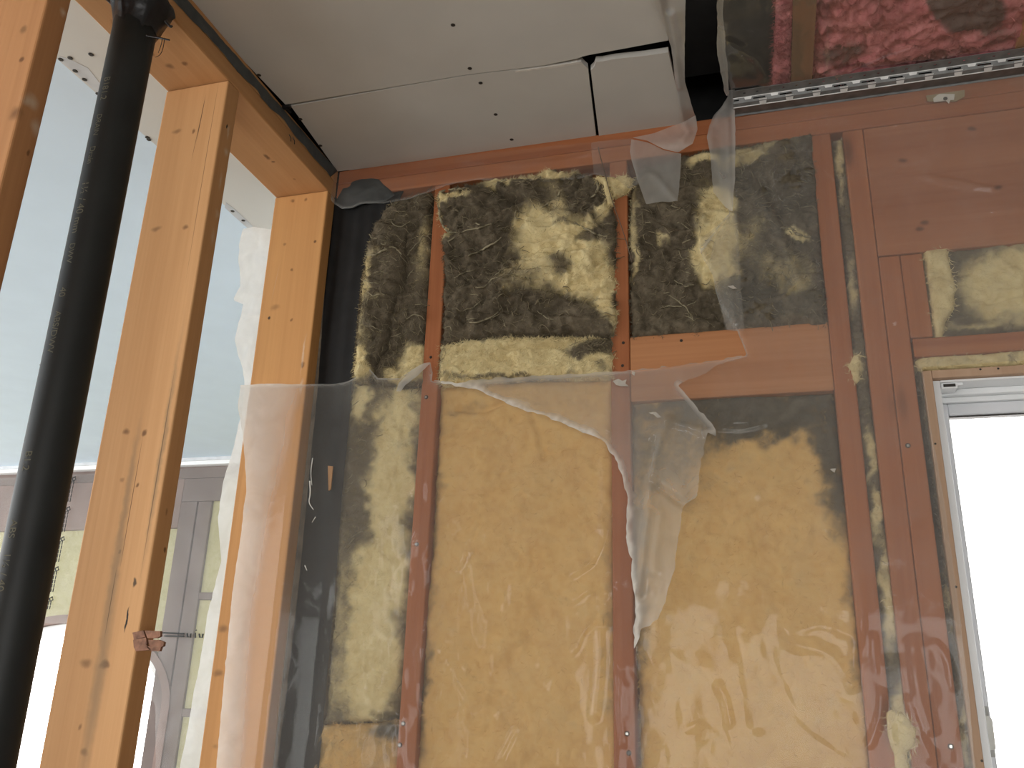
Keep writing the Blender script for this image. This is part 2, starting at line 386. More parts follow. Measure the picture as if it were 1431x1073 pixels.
def batt(name, label, outline, soot, base=1.0, y=0.0, amp=.006, big=.01, er=.02, back=.09, res=.004, seed=1, mat=None, folds=(), wisps=(),
         nw=0, fibres=2500, jag=2.2, group=None, axis=1, sgn=-1, warp=14, wl=(.012, .045), wisp_mat=None, fs=2.2):
    """front bulges towards the room (sgn along axis), sides go back"""
    g, q, edge, w = region(outline, axis, y, res, jag, seed)
    v = to3(g, axis, y); px = proj(v)
    d, _ = segdist(g, w, True); k = np.clip(1-d/er, 0, 1); rnd = er*.7*(1-np.sqrt(np.maximum(0, 1-k*k)))
    h = big*(fbm(g[:, 0]*9, g[:, 1]*7, seed, 3)-.5)*2+amp*(fbm(g[:, 0]*34, g[:, 1]*40, seed+1, 4)-.5)*2
    h += amp*1.3*(1-np.abs(fbm(g[:, 0]*22+2*fbm(g[:, 0]*8, g[:, 1]*8, seed+6, 2), g[:, 1]*30, seed+7, 4)-.5)*4)
    r = np.abs(fbm(g[:, 0]*16+3*fbm(g[:, 0]*6, g[:, 1]*6, seed+4, 2), g[:, 1]*22, seed+2, 4)-.5)*2
    h -= amp*1.3*np.exp(-(r/.10)**2)
    for pl, a, wd in folds:
        dd, _ = segdist(px, chaikin(pl)); h += fs*a*np.exp(-(dd/wd)**2)
    h = h-rnd
    v[:, axis] += sgn*h
    s = soot_field(px, base, soot, seed+8, warp)
    n0 = len(v); bl = border_loops(q)
    F_ = q.tolist() if sgn < 0 and axis == 1 else q[:, ::-1].tolist()
    sk = {}; ex = []
    for a, b in bl:
        for i in (a, b):
            if i not in sk:
                sk[i] = n0+len(ex); p = v[i].copy(); p[axis] = y-sgn*back; ex.append(p)
        F_.append([b, a, sk[a], sk[b]] if sgn < 0 and axis == 1 else [a, b, sk[b], sk[a]])
    vv = np.concatenate([v, np.array(ex)]); ss = np.concatenate([s, np.array([s[i] for i in sk])*1.0])
    root = mk(name, vv, F_, mat or M_WOOL, None, True, attrs={'soot': ss}, origin=[g[:, 0].mean() if axis != 0 else y, y if axis == 1 else g[:, 1].mean() if axis == 2 else g[:, 0].mean(), v[:, 2].min()])
    tag(root, label, 'insulation', group or {'insulation_batt': 'wool batts between the framing', 'insulation_strip': 'thin wool strips in the framing gaps', 'insulation_scrap': 'loose pale wool tufts'}[name])
    def near(p2):
        p2 = np.asarray(p2); out = []
        for c in p2: out.append(v[np.argmin(((px-c)**2).sum(1)), axis])
        return np.array(out)
    mb = MB(); hb = MB()
    for pl, wd in wisps:
        c = chaikin(dense(pl, 6, False), 2); c = c+(np.stack([fbm(c[:, 0]/7, c[:, 1]/7, 31, 2), fbm(c[:, 0]/7, c[:, 1]/7, 37, 2)], 1)-.5)*3
        yy = near(c)+sgn*.0015; pts = np.array([P(a, axis, b) for a, b in zip(c, yy)])
        t = np.linspace(0, 1, len(pts)); mb.tube(pts, wd*.00085*(.25+np.sin(PI*np.clip(t, .04, .96))**.6)*(.7+.6*fbm(t*9, t*0+len(pts), 3, 2)), 5)
    idx = np.nonzero((~edge) & (s > .55))[0]
    nw = int(nw*2.2)
    if nw and len(idx):
        for i in rng.choice(idx, nw):
            L = rng.uniform(*wl); a = (fbm(np.array([g[i, 0]*5]), np.array([g[i, 1]*5]), seed+20, 2)[0]-.5)*5+rng.normal(0, .5); cv = rng.normal(0, 1.6); n = 7
            pts = []; p = g[i].copy()
            for j in range(n):
                jn = np.argmin(np.abs(g-p).sum(1)) if j % 3 == 0 else jn
                q3 = np.zeros(3); q3[AX[axis][0]], q3[AX[axis][1]] = p; q3[axis] = v[jn, axis]+sgn*.001; pts.append(q3)
                p = p+L/n*np.array([math.cos(a), math.sin(a)]); a += cv/n+rng.normal(0, .25)
            r = rng.uniform(.0003, .0008); t = np.linspace(0, 1, n); hb.tube(pts, 1.25*r*(.2+np.sin(PI*np.clip(t, .05, .95))), 4)
    if mb.v: mb.build('loose_strand', wisp_mat or M_WISP, root, smooth=True, kind='stuff')
    if hb.v: hb.build('wool_hair', M_HAIR, root, smooth=True, kind='stuff')
    if fibres:
        fibres = fibres//2 if name == 'insulation_scrap' else fibres*2
        ii = rng.choice(n0, fibres); ed = np.nonzero(edge)[0]; ii[:fibres//3] = rng.choice(ed, fibres//3)
        b0 = v[ii]; th = rng.uniform(0, 2*PI, fibres); L = rng.uniform(.003, .012, fibres)*(1.15-.35*s[ii]); a, b = AX[axis]
        dr = np.zeros((fibres, 3)); dr[:, a] = np.cos(th); dr[:, b] = np.sin(th); dr[:, axis] = sgn*rng.uniform(.15, .75, fibres)
        sd = np.zeros((fibres, 3)); sd[:, a] = -np.sin(th); sd[:, b] = np.cos(th); wdt = rng.uniform(.00022, .0006, fibres)
        tip = b0+dr*L[:, None]; tip[:, b] -= L*.25
        m_ = (b0+tip)/2+sd*(L*.15)[:, None]*rng.choice([-1, 1], fibres)[:, None]
        V = np.stack([b0-sd*wdt[:, None], b0+sd*wdt[:, None], m_+sd*wdt[:, None], m_-sd*wdt[:, None], tip], 1).reshape(-1, 3)
        o = np.arange(fibres)[:, None]*5; FQ = (o+np.array([0, 1, 2, 3])).tolist()+(o+np.array([3, 2, 4])).tolist()
        mk('wool_fibre', V, FQ, mat or M_WOOL, root, kind='stuff', attrs={'soot': np.repeat(np.clip(s[ii]+rng.normal(0, .12, fibres), 0, 1), 5)})
    return root
def sheet(name, label, outline, axis, val, mat, res=.005, amp=.003, off=0.0, sgn=-1, wrinkles=(), seed=1, jag=0.0, shape=None, veil=None, cat='plastic sheet', parent=None, fs=(7, 5), smooth=True, group=None, mask=None):
    g, q, edge, w = region(outline, axis, val, res, jag, seed, 4)
    v = to3(g, axis, val); px = proj(v)
    h = off+amp*(fbm(g[:, 0]*fs[0], g[:, 1]*fs[1], seed, 3)-.5)*2+amp*.35*(fbm(g[:, 0]*fs[0]*5, g[:, 1]*fs[1]*3.2, seed+1, 3)-.5)*2
    for pl, a, wd in wrinkles:
        dd, _ = segdist(px, chaikin(pl)); h += a*np.exp(-(dd/wd)**2)
    if mask is not None: h = h*mask(px)
    if shape is not None: h = h+shape(px, v)
    v[:, axis] += sgn*h
    at = {'veil': veil(px)} if veil else None
    o = mk(name, v, q.tolist(), mat, parent, smooth, attrs=at)
    if parent is None: tag(o, label, cat, group or {'plastic_sheet': 'large clear plastic sheets', 'plastic_strip': 'narrow plastic strips', 'plastic_fold': 'folded plastic edges'}.get(name))
    return o

# ================================================================== SETTING
HX, ZT = -0.936, 2.372           # left wall face, underside of top plates
def struct(o): o['kind'] = 'structure'; return o
struct(board('floor', -6.7, 3.3, -4.6, 4.6, -.05, 0, M_FLOOR, bev=0))
def wall_with_hole(name, axis, p0, p1, a0, a1, z0, z1, hole, mat):
    mb = MB(); h0, h1, hz0, hz1 = hole
    for (b0, b1, c0, c1) in ((a0, h0, z0, z1), (h1, a1, z0, z1), (h0, h1, z0, hz0), (h0, h1, hz1, z1)):
        if b1-b0 < 1e-4 or c1-c0 < 1e-4: continue
        if axis == 1: mb.box(b0, b1, p0, p1, c0, c1)
        else: mb.box(p0, p1, b0, b1, c0, c1)
    return struct(mb.build(name, mat))
wall_with_hole('wall_behind', 1, YBK-.1, YBK, -1.5, 3.3, 0, 2.7, OPEN_BACK, M_WALLW)
wall_with_hole('wall_behind_adjoining', 1, YBK-.1, YBK, -6.7, -1.5, 0, 2.7, OPEN_BACK_FILL, M_WALLW)
struct(board('wall_right', 3.25, 3.35, -4.55, .2, 0, 2.7, M_WALLW, bev=0))
wall_with_hole('wall_left_outer', 0, -6.75, -6.65, -4.55, 2.74, 0, 2.7, OPEN_LEFT, M_WHITE)
def window_bars(name, x0, x1, y, z0, z1, nx, nz, mat):
    r = empty(name, ((x0+x1)/2, y, z0), kind='structure'); mb = MB()
    for (a, b, c, d) in ((x0, x0+.05, z0, z1), (x1-.05, x1, z0, z1), (x0, x1, z0, z0+.05), (x0, x1, z1-.05, z1)): mb.box(a, b, y-.03, y+.03, c, d, .004)
    mb.build('frame', mat, r)
    for i in range(1, nx): x = x0+(x1-x0)*i/nx; board('muntin', x-.012, x+.012, y-.015, y+.015, z0+.05, z1-.05, mat, r)
    for i in range(1, nz): z = z0+(z1-z0)*i/nz; board('muntin', x0+.05, x1-.05, y-.014, y+.014, z-.012, z+.012, mat, r)
    return r
struct(board('wall_side', -1.068, -.95, .157, 2.9, 0, 2.72, M_WHITE, bev=0))
window_bars('window_2', OPEN_BACK[0], OPEN_BACK[1], YBK-.05, OPEN_BACK[2], OPEN_BACK[3], 3, 3, M_VINYL)

# ---- ceiling of the room: three boards, open joist bay on the right
ceil = empty('ceiling', (.5, -2, 2.445), kind='structure')
ZC = 2.445
def slab(name, pts2, mat, parent, z0=ZC, th=.0127, **k):
    return MB().prism([(x, y, z0) for x, y in pts2], (0, 0, th)).build(name, mat, parent, **k)
def cz(*pp): return [tuple(on([p], 2, ZC)[0][:2]) for p in pp]
e0 = cz((407, 146.2), (651, 104.4), (760, 91.5), (806, 82), (814, 79), (822, 77), (850, 72), (934, 56.4))
pA = slab('drywall_panel', [(-.955, -4.55)]+[(-.95, -.58), (-.928, -.262)]+e0[1:]+[(-.125, -.40), (-.125, -4.55)], M_DRY, ceil)
pB = slab('drywall_panel', [(-.938, -.002), (-.9195, -.255)]+cz((420, 146), (651, 105.6), (760, 93), (812, 86), (817, 92), (821.5, 96), (828, 150), (834, 200)), M_DRY, ceil)
pC = slab('drywall_panel', cz((825.5, 97), (830, 93), (833, 85), (842, 84.5), (860, 81), (900, 77), (934, 72), (955.9, 169.8))+[(-.116, -.002)]+cz((838.5, 200), (832, 150)), M_DRY, ceil, z0=ZC-.002, label='small corner board split from its neighbour by a crack')
MB().prism([(x, y, ZC-.0008) for x, y in cz((720, 99), (780, 91), (806, 86.5), (812, 88), (780, 94), (720, 101))], (0, 0, .012)).build('broken_gypsum_edge', M_GYP, pB)
for p, par in (((633, 35), pA), ((656.5, 95.7), pA), ((362, 105), pA), ((671.5, 116), pB), ((692.7, 160), pB), ((715, 195), pB), ((420, 166.5), pB), ((447.8, 203.5), pB)):
    c = P(p, 2, ZC); MB().disc(c+np.array([0, 0, .001]), (0, 0, -1), .0045, .0018, 10).build('screw', M_SCREW, par)
mb = MB(); c0 = P((399, 148), 2, ZC)
mb.box(c0[0]-.008, c0[0]+.012, c0[1]-.004, c0[1]+.006, ZC-.006, ZC+.002, .002); mb.box(c0[0]-.004, c0[0]+.004, c0[1]-.002, c0[1]+.02, ZC-.005, ZC+.001, .001)
mb.build('sealant_dab', M_TAR, pB)
for x0 in (-.72, -.43, .104, .51, .916, 1.322, 1.73, 2.13, 2.54, 2.95):
    board('joist', x0, x0+.04, -4.55, 0.14, 2.462, 2.70, M_FIR_X if False else wood('joist_wood', (.30, .19, .10), (.20, .12, .06), 1) if x0 == .104 else M_SPR_Y, ceil, bev=0, **({'label': 'bare brown joist running between pink wool'} if x0 == .104 else {}))
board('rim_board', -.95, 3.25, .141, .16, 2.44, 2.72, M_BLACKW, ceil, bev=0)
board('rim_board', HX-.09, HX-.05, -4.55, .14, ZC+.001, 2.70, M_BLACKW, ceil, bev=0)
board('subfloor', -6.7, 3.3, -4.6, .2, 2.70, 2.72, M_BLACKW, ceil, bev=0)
slab('drywall_panel', [(.16, -4.55), (3.25, -4.55), (3.25, -.75), (.16, -.75)], M_DRY, ceil)
# plain black board lining the joist bay
board('bay_lining', -.125, .10, -.75, .0, 2.56, 2.58, M_BLACKW, ceil, bev=0, label='black lining inside the open ceiling bay')

# ---- adjoining room on the left
ceil2 = empty('ceiling_adjoining', (-3, 0, 2.495), kind='structure')
ZF = 2.495
sx = float(np.mean(on([(78.8, 82), (219.7, 209.7), (353.9, 322), (315, 281.8)], 2, ZF)[:, 0]))
board('painted_panel', -6.7, sx, -4.6, 2.74, ZF, ZF+.02, plain('blue_lit_white_paint', (.69, .82, .94), .8, .02, 6), ceil2, bev=0)  # white ceiling; the bluish daylight on it is mixed into the paint colour
board('drywall_panel', sx+.0004, -1.07, -4.6, 2.74, ZF-.001, ZF+.02, plain('bare_board', (.66, .655, .62), .9, .03, 5), ceil2, bev=0, label='greyer unpainted strip next to the stud wall')
o = [(83, 78), (100, 84), (123, 95), (141, 118), (150, 135), (146, 139), (137, 131), (118, 112), (95, 93), (81, 84)]
MB().prism([P(p, 2, ZF-.0015) for p in o], (0, 0, .0012)).build('mud_patch', M_MUD, ceil2)
o = [(316, 283), (330, 294), (353, 316), (354, 323), (345, 318), (328, 303), (314, 290)]
MB().prism([P(p, 2, ZF-.0015) for p in o], (0, 0, .0012)).build('mud_patch', M_MUD, ceil2)
for p in ((127, 76), (85, 83), (98, 81), (105, 99), (118, 111), (137, 131), (208, 195), (206, 192), (325, 295), (340, 308), (57, 510)):
    MB().disc(P(p, 2, ZF-.0015), (0, 0, -1), .0055, .0012, 8).build('dent', M_SCREW, ceil2)
YF = 2.74
wf = empty('wall_far', (-4, YF, 0), kind='structure')
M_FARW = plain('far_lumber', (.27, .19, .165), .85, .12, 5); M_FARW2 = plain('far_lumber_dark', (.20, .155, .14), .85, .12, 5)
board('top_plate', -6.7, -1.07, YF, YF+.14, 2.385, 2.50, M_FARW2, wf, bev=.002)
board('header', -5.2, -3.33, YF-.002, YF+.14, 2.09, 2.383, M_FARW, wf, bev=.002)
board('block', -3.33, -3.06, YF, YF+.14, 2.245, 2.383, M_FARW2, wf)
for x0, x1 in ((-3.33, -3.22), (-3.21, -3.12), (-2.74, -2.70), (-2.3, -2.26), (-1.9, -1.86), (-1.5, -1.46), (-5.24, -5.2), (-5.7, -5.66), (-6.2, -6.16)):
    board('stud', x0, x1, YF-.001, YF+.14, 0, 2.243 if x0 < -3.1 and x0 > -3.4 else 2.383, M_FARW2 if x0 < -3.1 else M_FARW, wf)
for z in (1.10, 1.72):
    board('block', -3.118, -2.742, YF-.001, YF+.14, z-.04, z, M_FARW2, wf)
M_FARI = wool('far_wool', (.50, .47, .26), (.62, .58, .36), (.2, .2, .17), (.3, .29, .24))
arc = [(-3.95+.70*math.cos(a), 1.11+.43*math.sin(a)) for a in np.linspace(PI, 0, 25)]
def farfill(name, pts, y, d, mat, par, **k): return MB().prism([(x, y, z) for x, z in pts], (0, d, 0)).build(name, mat, par, **k)
# wool around the arched window (left, right and above as separate pieces)
for nme, pts in (('above', [(-5.199, 2.088), (-5.199, 1.11), (-4.70, 1.11)]+[(x, z+.05) for x, z in arc]+[(-3.20, 1.11), (-3.331, 1.2), (-3.331, 2.088)]), ('left', [(-5.199, 1.11), (-5.199, 0), (-4.7, 0), (-4.7, 1.11)])):
    farfill('insulation', pts, YF+.02, .1, M_FARI, wf)
farfill('insulation', [(-3.118, 2.243), (-3.118, 1.722), (-2.742, 1.722), (-2.742, 2.383), (-3.06, 2.383)], YF+.015, .1, M_FARI, wf)
farfill('insulation', [(-3.118, 1.678), (-3.118, 1.102), (-2.742, 1.102), (-2.742, 1.678)], YF+.015, .1, M_FARI, wf)
farfill('insulation', [(-3.118, 1.058), (-3.118, 0), (-2.742, 0), (-2.742, 1.058)], YF+.015, .1, M_FARI, wf)
for a, b in ((-2.70, -2.3), (-2.26, -1.9), (-1.86, -1.5), (-1.46, -1.07), (-5.66, -5.24), (-6.16, -5.7), (-6.7, -6.2)):
    farfill('insulation', [(a, 0), (b, 0), (b, 2.383), (a, 2.383)], YF+.015, .1, M_FARI, wf)
farfill('sill_wall', [(-4.7, 0), (-3.3, 0), (-3.3, .35), (-4.7, .35)], YF, .12, M_FARI, wf)
w3 = empty('window_3', (-3.95, YF, .35), kind='structure')
mb = MB()
for a, b in zip(arc[:-1], arc[1:]):
    for off, th, y0, y1 in ((0, .05, -.01, .13),):
        ca = np.array([-3.95, 1.11]); pa, pb = np.array(a), np.array(b); oa = pa+(pa-ca)/np.linalg.norm(pa-ca)*th; ob = pb+(pb-ca)/np.linalg.norm(pb-ca)*th
        mb.prism([(pa[0], YF+y0, pa[1]), (pb[0], YF+y0, pb[1]), (ob[0], YF+y0, ob[1]), (oa[0], YF+y0, oa[1])], (0, y1-y0, 0))
mb.box(-4.70, -4.65, YF-.01, YF+.13, .35, 1.11); mb.box(-3.25, -3.20, YF-.01, YF+.13, .35, 1.11)
mb.build('arched_frame', M_FARW, w3)
mb = MB()
for a, b in zip(arc[:-1], arc[1:]):
    ca = np.array([-3.95, 1.11]); pa, pb = np.array(a), np.array(b); ia = pa-(pa-ca)/np.linalg.norm(pa-ca)*.05; ib = pb-(pb-ca)/np.linalg.norm(pb-ca)*.05
    mb.prism([(pa[0], YF+.03, pa[1]), (pb[0], YF+.03, pb[1]), (ib[0], YF+.03, ib[1]), (ia[0], YF+.03, ia[1])], (0, .06, 0))
mb.box(-4.65, -4.60, YF+.03, YF+.09, .35, 1.11); mb.box(-3.30, -3.25, YF+.03, YF+.09, .35, 1.11); mb.build('vinyl_frame', M_VINYL, w3)
MB().prism([(-4.62, YF+.06, .35), (-3.28, YF+.06, .35), (-3.28, YF+.06, 1.11)]+[(x*.97-.03*3.95, YF+.06, z) for x, z in arc[::-1][1:-1]]+[(-4.62, YF+.06, 1.11)], (0, .004, 0)).build('pane', GLASS, w3)
struct(board('trim_1', -6.7, -1.07, YF-.06, YF-.004, 2.452, ZF-.001, M_VINYL, bev=.003))
board('shim', -6.7, -1.07, YF-.07, YF-.061, 2.475, ZF-.001, M_MUD, wf, bev=0)

# ---- left stud wall
wl = empty('wall_left', (HX-.07, -.6, 0), kind='structure'); BL = tuple(wloc(wl))
XB = HX-.14
def mk_marks(specs):
    """frame position, face ('b' broad face at y / 'n' narrow face) -> 3-D marks"""
    out = []
    for (p, face, pl, ru, rv, sh, colr, st, soft) in specs:
        if face == 'b': c = P(p, 1, pl); ra = (ru, .012, rv)
        elif face == 'n': c = P(p, 0, HX); ra = (.012, ru, rv)
        else: c = P(p, 2, ZT); ra = (ru, rv, .012)
        out.append((tuple(c), ra, sh, colr, st, soft))
    return out
KN = (.13, .055, .02); KS = (.22, .11, .045); CR = (.03, .014, .007); GR = (.20, .135, .075); PA = (.62, .52, .40); DK = (.02, .018, .015)
ym, yc, yl = -.444, -.038, -.853
mm = mk_marks([
    ((352/2.981*1+0, 0), 'b', ym, .001, .001, 0, CR, 0, .3),
    ((281, 165), 'b', ym, .0009, .055, .03, CR, .9, -.5), ((274, 195), 'b', ym, .0006, .05, .05, CR, .7, -.5),
    ((288, 220), 'b', ym, .0006, .19, .0, CR, .75, -.5), ((270, 330), 'b', ym, .0006, .10, .0, KS, .6, -.5),
    ((247, 184), 'b', ym, .011, .006, 0, KS, .8, .8), ((271, 183), 'b', ym, .004, .006, 0, KN, .8, .7),
    ((218, 320), 'b', ym, .013, .006, 0, KS, .8, .8), ((259, 317), 'b', ym, .006, .006, 0, KN, .7, .8),
    ((176, 604), 'b', ym, .008, .006, 0, KN, .75, .8), ((202, 605), 'b', ym, .006, .007, 0, KN, .85, .6),
    ((192, 678), 'b', ym, .003, .004, 0, KN, .8, .6), ((170, 671), 'b', ym, .006, .004, 0, KS, .6, .8), ((166, 771), 'b', ym, .003, .005, 0, KN, .6, .6),
    ((188, 814), 'b', ym, .003, .008, 0, DK, .85, .5), ((177, 865), 'b', ym, .0022, .020, .02, DK, 1, .4),
    ((120, 927), 'b', ym, .013, .008, 0, KS, .8, .9), ((146, 929), 'b', ym, .010, .007, 0, KN, .85, .7),
    ((111, 1017), 'b', ym, .004, .006, 0, KN, .6, .7), ((118, 1050), 'b', ym, .008, .006, 0, KS, .8, .8),
    ((180, 680), 'b', ym, .008, .13, .0, GR, .55, .9), ((160, 800), 'b', ym, .011, .12, .0, GR, .6, .9), ((138, 950), 'b', ym, .014, .17, .0, GR, .6, .9),
    ((184, 700), 'b', ym, .0007, .12, .0, CR, .8, -.5), ((155, 840), 'b', ym, .0007, .06, .0, CR, .7, -.5),
    ((222, 650), 'b', ym, .0012, .18, 0, CR, .75, -.6), ((228, 620), 'b', ym, .006, .22, 0, GR, .55, .9), ((207, 830), 'b', ym, .0009, .10, 0, CR, .6, -.6),
    ((317.5, 178), 'n', 0, .003, .005, 0, DK, 1, .4), ((319, 185), 'n', 0, .003, .016, 0, PA, .55, .9), ((316, 212), 'n', 0, .007, .01, 0, PA, .6, 1), ((308, 252), 'n', 0, .004, .02, 0, PA, .45, 1),
    ((303, 300), 'n', 0, .006, .012, 0, PA, .4, 1), ((297, 330), 'n', 0, .006, .02, 0, PA, .35, 1),
    ((230, 768), 'n', 0, .004, .006, 0, KN, .9, .5), ((233, 716), 'n', 0, .003, .008, 0, KN, .5, .7)])
mc = mk_marks([
    ((409, 280), 'b', yc, .006, .005, 0, KN, .7, .8), ((427, 280), 'b', yc, .006, .005, 0, KN, .7, .8),
    ((440, 338), 'b', yc, .004, .005, 0, KN, .95, .5), ((408, 377), 'b', yc, .0045, .004, 0, KN, .7, .7), ((397, 342), 'b', yc, .005, .004, 0, KS, .7, .7),
    ((384, 430), 'b', yc, .014, .008, 0, KS, .55, .9), ((377, 443), 'b', yc, .0035, .005, 0, DK, .9, .5), ((408, 447), 'b', yc, .004, .005, 0, KN, .7, .6),
    ((385, 395), 'b', yc, .0006, .05, .1, (.5, .33, .2), .7, -.5), ((423, 511), 'b', yc, .005, .008, 0, KN, .85, .7), ((424, 495), 'b', yc, .003, .045, 0, PA, .5, .9),
    ((421, 540), 'b', yc, .004, .02, 0, PA, .5, .9),
    ((345, 712), 'b', yc, .004, .009, 0, KN, .8, .7), ((312, 878), 'b', yc, .013, .009, 0, KS, .85, .9), ((305, 941), 'b', yc, .012, .007, 0, KS, .85, .9), ((301, 1043), 'b', yc, .008, .005, 0, KS, .5, .9)])
ml = mk_marks([
    ((33, 41), 'b', yl, .007, .009, 0, KS, .85, .7), ((31, 83), 'b', yl, .005, .006, 0, KN, .85, .6), ((21, 158), 'b', yl, .010, .012, 0, KN, .75, .9),
    ((87, 17), 'n', 0, .006, .008, 0, PA, .6, 1), ((46, 143), 'n', 0, .012, .012, 0, PA, .6, 1), ((50, 178), 'n', 0, .010, .014, 0, PA, .55, 1),
    ((40, 213), 'n', 0, .003, .006, 0, KN, .8, .6), ((38, 140), 'n', 0, .006, .01, 0, PA, .5, 1)])
M_MID = wood('spruce_split_stud', L_SPR, D_SPR, 2, BL, mm, False, .9)
M_COR = wood('spruce_corner_stud', (.56, .29, .105), (.43, .205, .07), 2, BL, mc, False, .8)
M_LFT = wood('spruce_left_stud', (.50, .25, .105), (.36, .165, .065), 2, BL, ml, False, .9)
mp_ = mk_marks([((237, 92), 'p', 0, .008, .008, 0, KS, .85, .8), ((259, 89), 'p', 0, .007, .007, 0, KN, .7, .7), ((212, 75), 'p', 0, .003, .009, 0, KN, .7, .8),
                ((372, 219), 'p', 0, .006, .012, 0, KN, .8, .7), ((381, 226), 'p', 0, .005, .004, 0, KN, .8, .6), ((411, 250), 'p', 0, .004, .004, 0, KS, .6, .7), ((160, 32), 'p', 0, .008, .008, 0, KS, .8, .8)])
M_PLT = wood('spruce_left_plate', L_SPR, D_SPR, 1, BL, mp_, False, 1.1)
st_l = board('stud', XB, HX, yl, yl+.038, 0, ZT-.001, M_LFT, wl, label='darker stud nearest the photographer')
st_m = board('stud', XB, HX, ym, ym+.038, 0, ZT-.001, M_MID, wl, label='split stud with long cracks and knots')
st_c = board('stud', XB, HX-.0005, yc, -.0005, 0, ZT-.001, M_COR, wl, label='corner stud half covered by plastic')
for y0 in (yl-.406, yl-.812, yl-1.218, yl-1.624): board('stud', XB, HX, y0, y0+.038, 0, ZT-.001, M_LFT, wl)
board('top_plate', XB, HX, -4.55, -.0005, ZT, ZT+.038, M_PLT, wl)
board('top_plate', XB, HX, -4.55, -.0005, ZT+.0385, ZT+.073, M_PLT, wl)
board('bottom_plate', XB, HX, -4.55, -.0005, .0, .038, M_PLT, wl) if False else None
o = [(225, -18), (241, 0), (300, 62), (316, 80), (335, 104), (360, 127), (364, 136), (376, 150), (393, 164), (407, 183), (410, 188), (425, 204.5), (442, 225), (456, 239), (461, 247), (471, 239), (400, 158), (331, 79.5), (261.5, 0), (246, -18)]
g, q, e, w_ = region(o, 0, HX, .004, 1.2, 5); v = to3(g, 0, HX+.0012+.003*fbm(g[:, 0]*40, g[:, 1]*90, 4, 3)*(~e))
mk('sealant_strip', v, q.tolist(), M_SEAL, wl, True, label='dark grey-green sealant smeared along the plate edge')
for p in ((409, 192), (404, 188)):
    c = P(p, 0, HX+.002); MB().tube([c, c+np.array([.003, .004, -.006]), c+np.array([.002, .007, -.013])], .0009, 5).build('sealant_drip', M_TAR, wl)

# ---- back wall
wb = empty('wall_back', (.5, 0, 0), kind='structure')
board('sheathing', -1.07, .30, .1405, .155, 0, 2.45, M_OSB, wb, bev=0)
board('sheathing', .30, 3.25, .1405, .155, 1.835, 2.45, M_OSB, wb, bev=0)
board('sheathing', 1.20, 3.25, .1405, .155, 0, 1.835, M_OSB, wb, bev=0); board('sheathing', .30, 1.2, .1405, .155, 0, .60, M_OSB, wb, bev=0)
board('top_plate', HX+.001, 3.25, 0, .14, ZT, ZT+.037, M_FIR_X, wb); board('top_plate', HX+.001, 3.25, .001, .14, ZT+.0375, ZT+.0745, M_FIR_X, wb)
def stud(x0, x1, z0, z1, mat=M_FIR_Z, y0=0.0, **k): return board('stud', x0, x1, y0, .14, z0, z1, mat, wb, **k)
s1 = stud(-.684, -.647, 0, ZT-.001); s2 = stud(-.279, -.241, 0, ZT-.001)
s3 = stud(.136, .174, 0, ZT-.001); s4 = stud(.197, .2355, 0, ZT-.001)
s5 = stud(.2362, .274, 0, 2.084); board('cripple_stud', .2745, .313, .001, .14, 1.915, 2.084, M_FIR_Z, wb)
for x0 in (1.10,): board('cripple_stud', x0, x0+.038, 0, .14, 1.915, 2.084, M_FIR_Z, wb)
board('header', .2362, 1.30, .0005, .14, 2.086, 2.371, wood('fir_header', (.43, .18, .085), (.30, .105, .045), 0, (.5, 0, 0), [(tuple(P(q, 1, 0)), (.009, .012, .007), 0, (.10, .04, .02), .8, .8) for q in ((1262, 224), (1395, 262), (1286, 320), (1359, 180), (1293, 311))], False), wb, label='deep header board above the window')
board('blocking', -.2405, .1355, .001, .14, 1.823-.0, 1.960, M_BLK_X, wb, label='paler board nailed level between two studs')
board('head_block', .277, 1.30, -.0005, .14, 1.877, 1.913, M_FIR_X, wb)
for x0 in (1.25, 1.66, 2.06, 2.47, 2.88): stud(x0, x0+.038, 0, ZT-.001)
def screw(p, par, y=0.0, bright=True, r=.0045):
    c = P(p, 1, y); a = MB().disc(c+np.array([0, .0005, 0]), (0, -1, 0), r, .0022, 12).build('screw', M_SCREW, par)
    if bright: MB().box(c[0]-r*.5, c[0]+r*.5, -.0027+y, -.0015+y, c[2]-r*.5, c[2]+r*.5, .0004).build('screw', M_STEEL, par)
for p in ((595.7, 555), (582.4, 760.5), (563.7, 1011), (559, 1041)): screw(p, s1)
for p in ((876.3, 1025), (878.8, 1052)): screw(p, s2, bright=p[1] < 1040)
for p in ((1268.7, 622.7), (1328.5, 1043)): screw(p, s5)
screw((870, 511), s2, 0, False, .003); screw((871, 479), s2, 0, False, .003); screw((602, 499), s1, 0, False, .003)
screw((952, 476), wb.children[-1] if False else s2, .001, False, .003)

# ---- window at the right edge
w1 = empty('window_1', (.65, 0, .85), kind='structure')
XW0, XW1, ZW1, ZW0 = .302, 1.18, 1.834, .62
mb = MB()
mb.box(.2865, XW0, -.001, .139, ZW0-.016, ZW1+.0155, .0015); M_JAMB = wood('pine_jamb', (.52, .36, .25), (.42, .27, .17), 2, knots=False)
jl = mb.build('side_jamb', M_JAMB, w1)
board('head_jamb', XW0+.0003, XW1, -.001, .139, ZW1+.0005, ZW1+.0155, M_JAMB, w1, bev=.0015)
board('side_jamb', XW1+.0003, XW1+.016, -.001, .139, ZW0-.016, ZW1+.0155, M_JAMB, w1, bev=.0015)
for p in ((1307, 620), (1336, 820), (1372, 1063), (1395, 515), (1370, 516)): 
    c = P(p, 1, -.001); MB().disc(c, (0, -1, 0), .002, .0006, 8).build('nail', M_SCREW, jl)
a = P((1312, 566), 1, .075); b_ = P((1325, 582), 1, .085)
fx = .316
